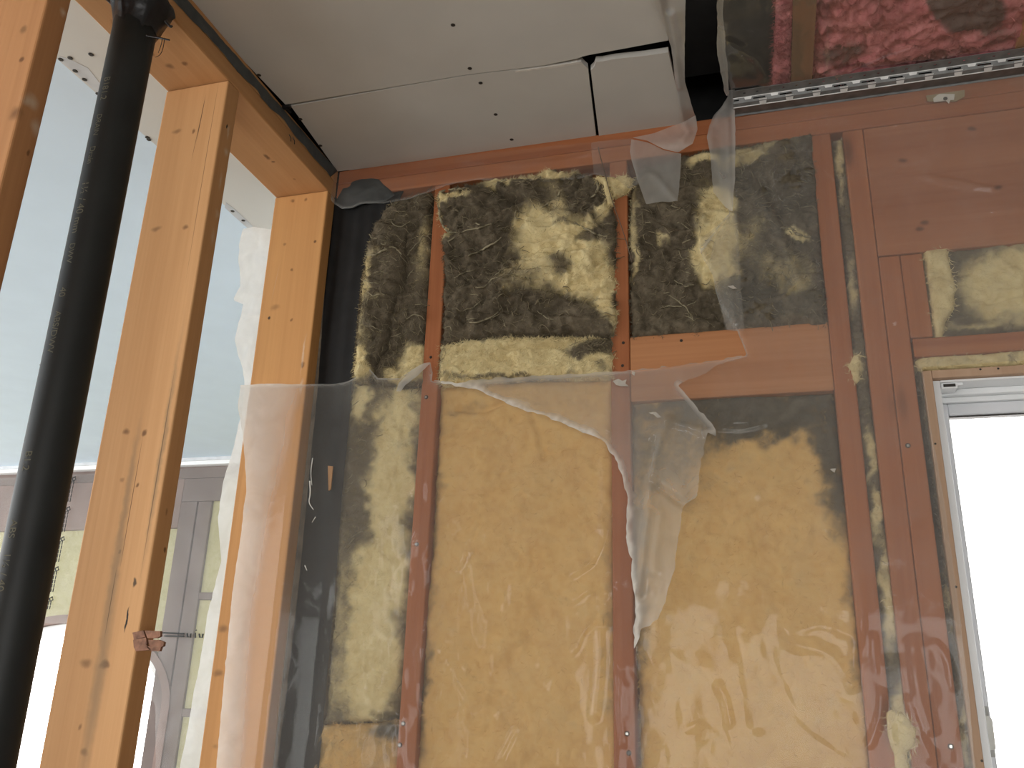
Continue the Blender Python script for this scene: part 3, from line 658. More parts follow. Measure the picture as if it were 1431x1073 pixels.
mb = MB(); mb.box(XW0+.0005, fx, .012, .13, ZW0, ZW1, .002); mb.box(fx, XW1, .012, .13, ZW1-.004, ZW1, .001); mb.box(fx, XW1, .055, .13, ZW1-.016, ZW1-.004, .002); mb.box(fx, XW1, .068, .13, ZW1-.026, ZW1-.016, .002)
mb.box(XW1-.014, XW1, .012, .13, ZW0, ZW1, .002); mb.box(fx, XW1, .012, .13, ZW0, ZW0+.015, .002)
mb.build('frame', M_VINYL, w1)
sz = float(a[2]); gx, gz = float(b_[0]), float(b_[2])
mb = MB(); mb.box(fx, gx, .075, .12, ZW0+.015, ZW1-.026, .003); mb.box(gx, XW1-.015, .075, .12, gz, ZW1-.026, .003); mb.box(XW1-.045, XW1-.015, .076, .119, ZW0+.015, gz, .003); mb.box(gx, XW1-.045, .076, .119, ZW0+.015, ZW0+.05, .003)
mb.build('sash', M_SASH, w1)
board('sash_gasket', gx, XW1-.045, .083, .098, gz-.003, gz-.0005, M_SCREW, w1, bev=0)
board('pane', gx, XW1-.045, .098, .102, ZW0+.05, gz-.003, GLASS, w1, bev=0)
c = P((1325, 541), 1, .03)
la = board('sensor', c[0]-.014, c[0]+.013, .018, .05, ZW1-.014, ZW1-.0035, M_VINYL, w1, bev=.001, label='small white contact sensor with dark slot')
board('slot', c[0]-.010, c[0]+.010, .0172, .02, ZW1-.0115, ZW1-.006, M_SCREW, la, bev=0)
board('sensor_tab', c[0]+.013, c[0]+.023, .02, .04, ZW1-.009, ZW1-.0035, M_VINYL, la, bev=.001)
c1 = P((1376, 992), 1, .05); c2 = P((1386, 1052), 1, .05)
hz = MB().prism(on([(1373, 987), (1380, 987), (1382, 1000), (1392, 1058), (1385, 1058), (1375, 1010)], 1, .062), (0, .02, 0)).build('lock', M_GREYP, w1, label='grey window lock')
MB().prism(on([(1378.4, 1001), (1384, 1000.5), (1387, 1006), (1392, 1046), (1390, 1048), (1384, 1048), (1376.5, 1008)], 1, .03), (0, .03, 0)).build('lever', M_GREYP2, hz)

# ================================================================== THINGS
# ---- drain pipe
pc = [P((165.5, 150), 1, -.66), P((83.8, 560), 1, -.66), P((28, 830), 1, -.66)]
kx = (pc[0][0]-pc[2][0])/(pc[0][2]-pc[2][2]); PXc = lambda z: pc[1][0]+kx*(z-pc[1][2])
PR = .034; PYc = -.66
dp = empty('drain_pipe', (PXc(0), PYc, 0), 'black plastic drain pipe rising between the left studs into the plate', 'pipe')
MB().tube([(PXc(z), PYc, z) for z in (0, .6, 1.2, 1.8, 2.2, ZT+.01)], PR, 40).build('pipe', M_ABS, dp, smooth=True)
V = []; nA, nB = 48, 9
prof = [(.0, 1.02), (.012, 1.10), (.022, 1.28), (.032, 1.42), (.040, 1.52), (.047, 1.62), (.054, 1.55), (.060, 1.3), (.064, 1.05)]
for j, (hh, kk) in enumerate(prof):
    for i in range(nA):
        th = 2*PI*i/nA; ct, sn = math.cos(th), math.sin(th)
        rt = .25+.95*max(0, .5+.5*math.cos(th-.1))**1.5
        lump = rt+.55*(fbm(np.array([ct*1.6+5]), np.array([sn*1.6+hh*25]), 3, 4)[0]-.5)*2*(kk-1)*1.6
        r = PR*max(1.005, 1+(kk-1)*lump); z = ZT-.062+hh+.022*(fbm(np.array([ct*2.5+9]), np.array([sn*2.5]), 8, 3)[0]-.5)*2*(1-j/8)
        V.append((PXc(z)+r*ct, PYc+r*sn, min(z, ZT+.001)))
FF = [[j*nA+i, j*nA+(i+1) % nA, (j+1)*nA+(i+1) % nA, (j+1)*nA+i] for j in range(nB-1) for i in range(nA)]
mk('sealant_collar', V, FF, M_TAR, dp, True, label='lumpy black sealant around the pipe top')
xp = PXc(ZT); mb = MB()
def pyt(p): return P(p, 1, PYc-.02)
for pl, r in (([(205, 50), (222, 53), (237, 56)], .0022), ([(165, 12), (156, 5), (147, -3)], .004), ([(227, 53), (225, 64), (221, 74)], .0007), ([(230, 53), (228, 68), (224, 77), (217, 80)], .0007), ([(211, 57), (211, 66)], .0006), ([(232, 30), (238, 38), (241, 36)], .003)):
    c = chaikin(pl); mb.tube([pyt(p) for p in c], np.linspace(r, r*.5, len(c)), 6)
mb.build('sealant_string', M_TAR, dp, smooth=True, kind='stuff')
def pipe_text(s, zc, size, ang=-92):
    cu = bpy.data.curves.new('t', 'FONT'); cu.body = s; cu.size = size; cu.align_x = 'CENTER'; cu.align_y = 'CENTER'; cu.extrude = 0
    ob = bpy.data.objects.new('t', cu); COL.objects.link(ob); dg = bpy.context.evaluated_depsgraph_get(); me = bpy.data.meshes.new_from_object(ob.evaluated_get(dg))
    vs_ = [tuple(p.co) for p in me.vertices]; fs_ = [list(p.vertices) for p in me.polygons]
    bpy.data.objects.remove(ob); bpy.data.curves.remove(cu)
    out = []
    for x, y, _ in vs_:
        z = zc-x; th = math.radians(ang)+y/PR; out.append((PXc(z)+(PR+.0005)*math.cos(th), PYc+(PR+.0005)*math.sin(th), z))
    return out, fs_
mb = MB()
for s, p, sz_ in (('B181.2', (146, 128), .016), ('DRAIN', (139, 178), .013), ('Drain', (131, 220), .014), ('1\u00bd / 40 mm', (117, 292), .018), ('DWV', (106, 356), .014), ('40', (99, 410), .016), ('ABS/DWV', (89, 465), .015), ('B1.2', (48, 645), .016), ('ABS', (27, 740), .015), ('1\u00bd / 40', (14, 800), .016)):
    z = float(P(p, 1, PYc-PR*.8)[2]); v_, f_ = pipe_text(s, z, sz_); mb.add(v_, f_)
mb.build('lettering', M_INK, dp, kind='stuff', label='faint yellowish printed letters running down the pipe')

# ---- splintered scrap on the middle stud
sp = empty('splinter_scrap', P((207, 893), 1, ym), 'small red-brown splintered scrap stuck to the edge of the split stud', 'wood scrap')
for i, pl in enumerate(([(188, 884), (203, 881), (206, 890), (190, 894)], [(189, 894), (207, 891), (208, 900), (190, 905)], [(190, 905), (206, 900), (214, 908), (193, 910)], [(205, 881), (227, 882), (227, 889), (222, 892), (209, 892)], [(210, 894), (224, 894), (232, 897), (231, 903), (228, 904), (212, 903)], [(207, 903), (228, 904), (226, 910), (214, 910)])):
    MB().prism([P(p, 1, ym-.002-.002*(i % 3)) for p in pl], (0, -.005, 0)).build('splinter', M_CHIP, sp)

# ---- black membrane strip in the corner of the back wall
o = [(463, 255), (565, 262), (555, 285), (540, 303), (520, 340), (504, 385), (499, 440), (494, 490), (491, 530), (486, 600), (477, 690), (470, 790), (462, 880), (455, 960), (444, 1085), (384, 1085), (400, 960), (418, 800), (433, 640), (443, 540), (452, 420), (461, 290)]
g, q, e, w_ = region(o, 1, .004, .006, .6, 3)
v = to3(g, 1, 0); v[:, 1] = .006+.0012*np.sin(g[:, 0]*190+3*fbm(g[:, 0]*4, g[:, 1]*2, 2, 2))*np.clip((g[:, 1]-1.75)/.3, .15, 1)+.002*fbm(g[:, 0]*30, g[:, 1]*4, 7, 3)
cm = tag(mk('membrane_strip', v, q.tolist(), M_BLACK, None, True), 'glossy black membrane strip standing in the corner beside the corner stud', 'membrane')
c = on([(459, 651), (466, 652), (463, 684), (460, 686)], 1, .002); MB().prism(c, (0, -.003, 0)).build('wood_chip', M_SPR_Y, cm, label='small pale wood chip')

# ---- insulation
YB = .004
batt('insulation_batt', 'dark folded wool strip leaning left of the first bay, beside the black membrane',
     [(534, 284), (521, 302), (514, 326), (508, 351), (504, 389), (501, 420), (497, 455), (494, 489), (489, 532), (512, 528), (522, 505), (533, 487), (539, 468), (546, 432), (550, 420), (561, 405), (564, 392), (564, 361), (568, 324), (582, 311), (594, 294), (600, 275), (598, 262), (560, 272)],
     [(507, 380, 9, 90, 3, .45, .6), (498, 505, 14, 22, 0, .0, .5), (519, 350, 14, 5, -20, .5, .7), (525, 420, 16, 4, 10, .7, .8)], 1, YB-.022, .006, .006, .034, .1, .003, 11,
     folds=[([(500, 390), (540, 395), (556, 400)], .004, 5), ([(510, 340), (540, 352), (560, 350)], .006, 5), ([(525, 300), (560, 310), (580, 300)], -.005, 5)],
     wisps=[([(510, 357), (525, 355), (535, 350), (547, 345), (556, 349), (561, 356)], 2.4), ([(516, 327), (519, 333), (527, 333)], 1.6), ([(532, 340), (537, 343), (540, 338)], 2), ([(504, 389), (515, 394), (531, 397), (540, 391)], 1), ([(516, 384), (530, 378), (542, 383)], .9), ([(508, 402), (522, 414), (532, 410), (538, 412)], 1.3), ([(541, 300), (550, 314), (560, 317), (575, 308)], 1.1), ([(545, 357), (555, 365)], 1), ([(527, 364), (545, 366)], .9), ([(505, 455), (520, 456), (535, 462)], .8)], nw=70, fibres=2500)
batt('insulation_batt', 'dark folded wool strip right in the first bay, against the first stud',
     [(567, 325), (581, 311), (591, 297), (597, 290), (601, 300), (600, 335), (598, 400), (594, 480), (592, 540), (560, 540), (524, 534), (521, 519), (530, 490), (537, 468), (545, 428), (552, 416), (562, 398), (563, 360)],
     [(578, 505, 18, 24, 10, 0, .5), (590, 350, 7, 40, 2, .55, .7), (560, 522, 20, 8, 0, .35, .5)], 1, YB-.004, .005, .006, .022, .1, .003, 12,
     folds=[([(565, 440), (580, 437), (594, 445)], .004, 5)],
     wisps=[([(565, 361), (575, 350), (585, 338), (593, 325)], 1.3), ([(575, 367), (583, 366), (590, 364)], 1.2), ([(568, 391), (572, 382), (577, 376)], 1.2), ([(566, 448), (576, 438), (585, 440), (594, 447)], 1.2), ([(580, 426), (590, 425)], 1.2), ([(545, 470), (560, 466)], .9)], nw=50, fibres=2000)
batt('insulation_batt', 'lower wool batt of the first bay under plastic, dark left and yellow right',
     [(490, 532), (600, 536), (590, 620), (577, 760), (565, 900), (556, 1003), (520, 1008), (449, 1012), (456, 960), (468, 800), (478, 640)],
     [(560, 585, 30, 40, 10, 0, .45), (545, 690, 32, 75, 8, 0, .4), (530, 810, 38, 60, 5, 0, .4), (520, 930, 40, 85, 5, .0, .45), (505, 560, 12, 25, 0, .15, .6), (548, 997, 20, 5, 0, .8, .6), (470, 900, 12, 120, 3, .55, .7)], .9, YB+.010, .0025, .006, .02, .09, .0045, 13, warp=20, nw=20, fibres=1500)
batt('insulation_batt', 'bottom wool batt of the first bay, below a sagging fold near the frame bottom',
     [(449, 1014), (520, 1011), (557, 1005), (553, 1085), (549, 1150), (428, 1150)],
     [(480, 1060, 40, 40, 0, .25, .7), (545, 1020, 20, 12, 0, .9, .7)], .35, YB+.008, .004, .006, .015, .09, .005, 14, mat=M_WOOL_TAN, fibres=800)
U2 = [(613, 267), (640, 261), (672, 254), (692, 249), (735, 243), (765, 236), (800, 240), (832, 247), (852, 256), (858, 300), (860, 330), (859, 400), (861, 440), (857, 468), (780, 466), (700, 466), (640, 474), (615, 480), (619, 440), (622, 400), (621, 350), (618, 330), (613, 305)]
batt('insulation_batt', 'large dark sooty batt between the first and second studs with a pale yellow bare patch', U2,
     [(775, 335, 50, 33, 5, 0, .45), (820, 382, 46, 36, 30, 0, .4), (755, 372, 32, 28, 0, .08, .6), (800, 350, 40, 40, 0, 0, .5), (752, 320, 26, 28, 0, .1, .6), (775, 283, 12, 20, -30, .55, .7), (848, 410, 14, 36, 0, 0, .4), (842, 300, 10, 12, 0, .2, .7), (785, 372, 16, 10, 20, .75, .6), (832, 333, 24, 10, -20, .9, .5), (790, 312, 14, 5, -10, .7, .6), (735, 385, 30, 18, -20, .55, .7),
      (630, 270, 24, 7, -8, .0, .5), (615, 300, 5, 40, 0, .1, .6), (626, 325, 12, 6, 30, .2, .6), (765, 245, 45, 9, -5, .1, .5), (715, 250, 35, 6, -6, .2, .6), (855, 455, 6, 20, 0, .3, .6)], 1, YB-.014, .009, .013, .022, .11, .003, 15,
     folds=[([(630, 322), (660, 312), (690, 288), (720, 283)], -.010, 5), ([(640, 320), (670, 315), (700, 304), (718, 297)], .008, 5), ([(655, 355), (690, 342), (702, 330)], .009, 5), ([(690, 262), (715, 283), (730, 280)], -.010, 4), ([(640, 410), (700, 395), (740, 400)], .006, 6), ([(650, 440), (700, 430), (740, 445), (800, 440)], -.006, 6), ([(625, 350), (650, 352), (668, 350)], -.010, 5), ([(720, 440), (745, 445), (800, 447)], .006, 7), ([(660, 445), (690, 430), (706, 415)], .008, 6)],
     wisps=[([(612, 270), (614, 295), (618, 316), (628, 324), (640, 325)], 3.0), ([(640, 325), (634, 333), (626, 337)], 1.8), ([(613, 268), (630, 264), (655, 263)], 2.6), ([(646, 324), (656, 320), (670, 319), (687, 313)], 2.2), ([(654, 358), (670, 351), (684, 344), (694, 338), (700, 331)], 2.2), ([(652, 314), (665, 311), (670, 315)], 1.5), ([(720, 292), (719, 305), (728, 306)], 1.2), ([(722, 288), (726, 298), (724, 303)], 1.0), ([(783, 266), (780, 275), (768, 282), (757, 290)], 2.3), ([(833, 250), (837, 262), (832, 272), (825, 277)], 2.6), ([(811, 294), (812, 284), (825, 284)], .9), ([(795, 286), (808, 284)], .8), ([(716, 375), (706, 385), (690, 388), (676, 402), (665, 402), (662, 396)], 1.9), ([(716, 378), (712, 384), (720, 380)], 1.5), ([(700, 430), (690, 442), (672, 450), (652, 451)], 1.7), ([(702, 446), (705, 455), (707, 457)], 1.2), ([(750, 435), (765, 445), (775, 447)], 1.1), ([(790, 435), (800, 442), (808, 446)], 1.1), ([(652, 410), (668, 412)], 1), ([(620, 458), (628, 455), (632, 462)], 1.2), ([(650, 448), (666, 444)], 1), ([(800, 311), (820, 320), (840, 330), (849, 329)], 2), ([(634, 388), (650, 380), (665, 377)], 1.1), ([(690, 385), (705, 374), (714, 372)], 1.3), ([(630, 430), (645, 435), (660, 430), (680, 415)], .9)], nw=170, fibres=5000)
batt('insulation_batt', 'pale yellow rolled wool band with a dark smudge below the large sooty batt',
     [(613, 482), (640, 476), (700, 468), (780, 468), (856, 470), (857, 500), (856, 524), (760, 526), (680, 529), (613, 534), (611, 508)],
     [(826, 487, 36, 13, -3, 1, .5), (850, 482, 12, 16, 0, .95, .5), (615, 505, 6, 22, 0, .65, .7), (710, 526, 90, 4, -1, .75, .6), (700, 470, 80, 4, -2, .6, .6), (845, 515, 12, 6, 0, .5, .6)], .02, YB-.016, .005, .006, .022, .1, .003, 16, mat=M_WOOL,
     folds=[([(780, 478), (800, 500), (805, 520)], -.003, 5)], wisps=[([(734, 463), (742, 466), (748, 463)], 2.0)], nw=20, fibres=3000)
batt('insulation_batt', 'tall tan wool batt under plastic between the first and second studs',
     [(612, 536), (700, 532), (780, 530), (857, 528), (856, 640), (858, 800), (862, 960), (866, 1150), (575, 1150), (580, 1073), (591, 920), (602, 760), (610, 640)],
     [(604, 760, 9, 260, 2, .45, .8), (588, 980, 8, 70, 2, .8, .7), (640, 570, 30, 6, -10, .35, .8), (740, 560, 30, 3, 20, .35, .8), (855, 900, 10, 150, 0, .4, .8)], .03, YB+.010, .002, .007, .02, .09, .0045, 17, mat=M_WOOL_TAN,
     folds=[([(640, 570), (670, 575), (700, 563)], -.005, 4), ([(740, 575), (752, 600), (760, 640)], -.003, 4)], nw=0, fibres=2500)
batt('insulation_batt', 'dark grey sooty batt in the upper right bay above the pale blocking board',
     [(883, 250), (900, 235), (960, 215), (1050, 200), (1134, 186), (1142, 260), (1148, 360), (1154, 452), (1060, 458), (960, 465), (884, 470), (881, 400), (880, 330)],
     [(1000, 280, 24, 22, 30, 0, .5), (1005, 340, 32, 55, 0, 0, .45), (988, 355, 16, 26, 0, .0, .5), (1012, 375, 18, 16, 0, .1, .6), (985, 222, 22, 7, -15, .2, .5), (1050, 212, 50, 8, -18, .4, .6), (926, 332, 5, 10, 0, .35, .7), (884, 320, 5, 60, 0, .45, .7), (886, 365, 6, 20, 0, .25, .6), (1110, 325, 14, 7, 25, 0, .5), (1050, 330, 14, 30, 30, .55, .8), (1090, 370, 40, 20, 20, .6, .9), (1120, 400, 14, 16, 0, .55, .8), (940, 450, 60, 14, 0, 1, .6)], 1, YB-.006, .007, .010, .02, .12, .003, 18,
     folds=[([(930, 400), (960, 402), (972, 398)], .006, 6), ([(900, 340), (930, 338), (960, 345)], -.006, 6), ([(915, 300), (940, 318), (965, 312)], -.006, 6), ([(890, 400), (900, 430), (905, 460)], -.005, 6)],
     wisps=[([(937, 286), (945, 290), (953, 291)], 1.8), ([(932, 314), (942, 311), (952, 311), (962, 320)], 1.3), ([(946, 341), (956, 338), (965, 335)], 1.6), ([(942, 391), (950, 397), (958, 400), (970, 398)], 1.6), ([(934, 412), (945, 420), (960, 430), (966, 440), (969, 449)], 1.2), ([(924, 428), (938, 428), (952, 427)], 1.6), ([(958, 440), (970, 448)], .9), ([(960, 428), (972, 422)], .8), ([(902, 337), (912, 343)], 1.3), ([(928, 409), (936, 408)], 1.2), ([(948, 350), (952, 360), (960, 362), (968, 361)], .9), ([(958, 380), (966, 382)], 1.4), ([(901, 312), (910, 311)], 1.2), ([(1090, 318), (1105, 318), (1115, 328), (1133, 331)], 2.6), ([(1060, 250), (1064, 262)], 1)], nw=150, fibres=4000)
batt('insulation_batt', 'wide tan wool batt under plastic in the lower right bay, smoky grey along its top',
     [(882, 558), (960, 553), (1060, 550), (1166, 548), (1176, 640), (1190, 760), (1203, 900), (1212, 1000), (1222, 1150), (897, 1150), (893, 1000), (888, 860), (883, 700)],
     [(1030, 580, 190, 40, -2, 1, .35), (1165, 650, 26, 90, -6, .95, .6), (935, 640, 70, 60, 0, .55, .7), (892, 800, 10, 220, 0, .6, .8), (1195, 850, 10, 150, -4, .5, .8), (1060, 660, 60, 25, 0, .1, .7)], .05, YB+.010, .002, .008, .02, .09, .0045, 19, mat=M_WOOL_TAN, warp=22, fibres=2500)
batt('insulation_strip', 'narrow dusty wool strip wedged in the gap between the two close studs',
     [(1162, 196), (1178, 194), (1186, 260), (1195, 340), (1203, 430), (1216, 560), (1228, 660), (1244, 800), (1260, 930), (1280, 1100), (1256, 1100), (1238, 930), (1222, 780), (1206, 640), (1196, 540), (1188, 440), (1178, 340), (1170, 270)],
     [(1174, 215, 8, 25, 0, .2, .5), (1178, 250, 4, 30, 0, .4, .6), (1194, 400, 7, 40, 0, .45, .6), (1197, 512, 8, 20, 0, 0, .5), (1218, 640, 6, 35, 0, .3, .6), (1228, 720, 7, 30, 0, .1, .5), (1240, 830, 9, 70, 0, 0, .5), (1262, 1020, 14, 60, 0, .05, .5)], .85, .012, .004, .004, .008, .08, .003, 20, fibres=900, jag=1.2)
batt('insulation_scrap', 'pale wool tuft pulled out of the gap low between the two close studs',
     [(1236, 992), (1262, 994), (1281, 1018), (1280, 1040), (1266, 1050), (1276, 1085), (1256, 1085), (1242, 1040)], [], .03, -.003, .004, .004, .012, .012, .003, 21, fibres=700, jag=1.5)
batt('insulation_scrap', 'small pale wool tuft poking from the gap level with the window head',
     [(1184, 512), (1194, 494), (1202, 498), (1201, 530), (1194, 534)], [], .1, -.002, .002, .003, .008, .012, .0025, 22, fibres=300, jag=1)
batt('insulation_batt', 'smoky yellow batt above the window head between header and head block',
     [(1303, 346), (1360, 337), (1431, 327), (2010, 285), (2058, 417), (1431, 463), (1380, 467), (1312, 472), (1307, 420)],
     [(1400, 400, 55, 38, -5, 0, .5), (1440, 400, 60, 50, 0, 0, .5), (1380, 455, 60, 6, -3, .4, .7), (1425, 345, 20, 8, 0, .5, .7)], .9, .012, .004, .006, .015, .08, .0035, 23, fibres=1200)
batt('insulation_scrap', 'thick pale yellow wool flap hanging beside the cripple stud above the window',
     [(1291, 348), (1310, 344), (1325, 345), (1328, 370), (1336, 395), (1333, 430), (1322, 448), (1318, 470), (1308, 469), (1303, 440), (1300, 405), (1295, 375)], [], .0, .0, .003, .004, .012, .03, .003, 24, fibres=700, jag=1.5)
batt('insulation_strip', 'thin pale wool strip stuffed between head block and window jamb',
     [(1278, 504), (1290, 498), (1350, 494), (1431, 489), (2161, 442), (2169, 464), (1431, 507), (1360, 511), (1300, 515), (1284, 514)], [(1330, 504, 40, 5, 0, .3, .7), (1420, 496, 8, 8, 0, .5, .6)], .12, .004, .003, .003, .008, .06, .003, 25, fibres=600, jag=1.2)
batt('insulation_strip', 'dark wool stuffing in the slim gap left of the window jamb',
     [(1281, 520), (1287, 518), (1301, 600), (1320, 740), (1338, 880), (1350, 980), (1366, 1100), (1350, 1100), (1338, 980), (1329, 880), (1313, 740), (1296, 610)], [(1322, 850, 6, 40, 0, .4, .6), (1345, 1030, 7, 40, 0, .3, .7)], .95, .012, .003, .002, .005, .07, .003, 26, fibres=500, jag=.8)
# torn tuft on top of the second stud
batt('insulation_scrap', 'pale yellow wool tuft folded over the top of the second stud',
     [(849, 247), (866, 244), (882, 246), (883, 256), (872, 268), (858, 275), (852, 262)], [(868, 272, 10, 2, 0, .3, .6)], .02, -.016, .004, .006, .012, .016, .0025, 27, fibres=700, jag=1.5)
batt('insulation_scrap', 'narrow pale wool finger hanging down the left edge of the second stud',
     [(831, 246), (844, 246), (850, 256), (855, 275), (856, 284), (848, 286), (845, 272), (843, 256)], [], .02, -.022, .002, .003, .008, .016, .002, 28, fibres=400, jag=1)

# ---- pink wool in the ceiling
PKZ = 2.474
batt('insulation_batt', 'pink wool batt overhead left of the bare ceiling joist, beside the dark bay',
     [(1087, -40), (1110, -40), (1108, 20), (1104, 120), (1080, 128), (1083, 60)], [], .0, PKZ, .006, .008, .01, .08, .004, 31, mat=M_PINK, axis=2, sgn=-1, fibres=1500)
batt('insulation_batt', 'pink wool batt overhead right of the bare ceiling joist, with grey stained hollows',
     [(1150, -45), (1560, -90), (1560, 60), (1431, 80), (1300, 98), (1137, 122), (1140, 60)], [(1350, 5, 52, 34, 5, 1, .15), (1375, 30, 22, 14, 0, 1, .2), (1175, 70, 34, 14, -15, .75, .6), (1320, 0, 22, 16, 0, 1, .3), (1400, 50, 25, 14, 0, .5, .7)], .0, PKZ, .010, .010, .02, .08, .0045, 32, mat=M_PINK, axis=2, sgn=-1, fibres=5000, warp=8)
o = [(1003, -40), (1087, -40), (1084, 60), (1081, 128), (1020, 140), (1010, 80)]
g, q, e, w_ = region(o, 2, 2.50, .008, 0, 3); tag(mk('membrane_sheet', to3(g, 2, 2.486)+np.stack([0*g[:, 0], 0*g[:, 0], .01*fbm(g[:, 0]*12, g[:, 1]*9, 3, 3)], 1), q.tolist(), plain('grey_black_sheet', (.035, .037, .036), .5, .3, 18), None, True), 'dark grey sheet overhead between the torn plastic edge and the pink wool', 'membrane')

# ---- resilient metal channel under the joists
rc = empty('resilient_channel', (.3, -.04, ZC), 'galvanised metal channel with punched holes running level under the pink wool', 'metal channel')
xa, xb = -.012, 1.2
y0, y1, zf = -.076, -.053, ZC+.004
mb = MB(); pit = .0255; hs = .0022
mb.box(xa, xb, y0, y0+.009, zf, zf+.0012); mb.box(xa, xb, y0+.009+2*hs, y1, zf, zf+.0012)
x = xa; k = 0
while x < xb:
    x2 = min(xb, x+pit-2*hs); mb.box(x, x2, y0+.009, y0+.009+2*hs, zf, zf+.0012); x = x+pit
mb.build('nailing_flange', M_ZINC, rc)
mb = MB(); sl = .024; gp = .052
A0, A1 = np.array([y1, zf]), np.array([y1+.005, ZC-.006])
def strip(x0, x1, a, b, th=.001):
    mb.add([(x0, a[0], a[1]), (x1, a[0], a[1]), (x1, b[0], b[1]), (x0, b[0], b[1]), (x0, a[0], a[1]+th), (x1, a[0], a[1]+th), (x1, b[0]+th, b[1]+th), (x0, b[0]+th, b[1]+th)], [(0, 1, 2, 3), (7, 6, 5, 4), (0, 4, 5, 1), (1, 5, 6, 2), (2, 6, 7, 3), (3, 7, 4, 0)])
B0 = A0*.65+A1*.35; B1 = A0*.35+A1*.65
strip(xa, xb, A0, B0); strip(xa, xb, B1, A1)
x = xa
while x < xb: strip(x+.012, min(xb, x+gp-.012), B0, B1); x += gp
C1 = np.array([y1+.015, ZC-.008]); strip(xa, xb, A1, C1)
mb.build('slotted_web', M_ZINC, rc)
tb = MB(); x = xa+.03; k = 0
while x < xb-.03:
    for (q0, q1), dx in (((A0, A0*.6+A1*.4), 0), ((A0*.3+A1*.7, C1), .029)):
        strip_ = [(x+dx-.008, q0[0]-.001, q0[1]-.0012), (x+dx+.008, q0[0]-.001, q0[1]-.0012), (x+dx+.006, q1[0]-.001, q1[1]-.0022), (x+dx-.006, q1[0]-.001, q1[1]-.0022)]
        tb.prism(strip_, (0, .0004, .0008))
    x += .052
tb.build('slot_piece', M_WHITEZ, rc, kind='stuff', label='bright pieces over the slots')
eb = MB(); eb.tube([(xa, A0[0], A0[1]-.0005), (xb, A0[0], A0[1]-.0005)], .0009, 6); eb.tube([(xa, C1[0], C1[1]-.0005), (xb, C1[0], C1[1]-.0005)], .0011, 6); eb.build('bent_edge', M_WHITEZ, rc, kind='stuff')
mb = MB(); A1 = C1; C2 = np.array([-.0035, ZC-.001]); strip(xa, xb, C1, C2); strip(xa, xb, C2, C2+np.array([.001, -.004])); mb.build('face', M_ZINC, rc)

# ---- torn tape and plastic bits by the channel
tp = MB().prism(on([(1294, 134), (1348, 126), (1348, 135), (1336, 142), (1296, 142)], 1, -.006), (0, -.001, 0)).build('tape_patch', M_TAPE); tag(tp, 'yellowish tape patch with a torn nail hole below the metal channel', 'tape')
MB().prism(on([(1304, 138), (1312, 132), (1334, 132), (1333, 140), (1328, 140), (1326, 145), (1322, 141), (1305, 143)], 1, -.008), (0, -.0015, 0)).build('torn_film', M_PAPER, tp)
MB().disc(P((1321, 138), 1, -.0095), (0, -1, 0), .004, .002, 8).build('nail', M_SCREW, tp)

# ---- hanging cord
cp = [P((826, 100), 1, -.04), P((831, 160), 1, -.035), P((836, 210), 1, -.03), P((846, 245), 1, -.03), P((855, 280), 1, -.028), P((868, 315), 1, -.026), P((876, 340), 1, -.024), P((883, 366), 1, -.018)]
cp[0] = P((834.5, 192), 2, ZC+.002); cp[1] = P((835.5, 200), 2, ZC-.002); cp[2] = P((837, 212), 1, -.03)
tag(MB().tube(chaikin(cp), .0009, 6).build('loose_string', M_CORD, smooth=True), 'thin brown string hanging from the ceiling crack past the second stud', 'string')

# ---- grey sealant smear on the top plate
o = [(476, 270), (478, 263), (484, 262), (489, 259), (491, 254), (497, 252), (504, 250), (518, 249), (529, 251), (535, 257), (545, 265), (552, 272), (538, 281), (520, 284), (504, 285), (494, 291), (478, 292), (470, 284), (472, 276)]
g, q, e, w_ = region(o, 1, -.002, .003, 1.5, 9); v = to3(g, 1, 0); v[:, 1] = -.0012-.003*fbm(g[:, 0]*50, g[:, 1]*60, 5, 3)*(~e)
tag(mk('sealant_smear', v, q.tolist(), plain('blue_grey_sealant', (.022, .026, .027), .6, .3, 30, .3), None, True), 'dark blue-grey smear on the top plate in the room corner behind plastic', 'sealant')

# ---- plastic sheets
def bay_shape(px, v):
    """taut on the studs, slack over the bays; steps forward to lie on the corner stud"""
    x = v[:, 0]; h = np.zeros(len(x))
    st = np.minimum.reduce([np.abs(x-c)/.09 for c in (-.665, -.26, .155, .216, .255)])
    h += .006*np.clip(st, 0, 1)*0
    k = np.clip((-.850-x)/.10, 0, 1); h += .040*k*k*(3-2*k)
    return h
S1 = [(350, 546), (390, 544), (437, 545), (460, 540), (480, 535), (502, 524), (514, 512), (521, 520), (528, 528), (559, 528), (575, 517), (591, 508), (602, 506), (604, 520), (603, 532), (640, 537), (700, 530), (780, 526), (862, 521), (950, 514), (1010, 504), (1043, 497),
      (1039, 484), (1030, 462), (1015, 461), (1003, 416), (995, 383), (978, 352), (979, 333), (1000, 318), (1020, 297), (997, 270), (994, 224), (988, 191), (998, 162), (1014, 142), (1027, 118), (1029, 164), (1120, 150), (1250, 131), (1431, 104), (2466, -35), (2723, 428), (1431, 503), (1380, 507), (1310, 511), (1289, 513), (1300, 590), (1320, 700), (1340, 850), (1355, 980), (1370, 1150), (300, 1150), (319, 1073), (330, 940), (341, 823), (353, 740), (359, 684), (354, 620), (347, 574)]
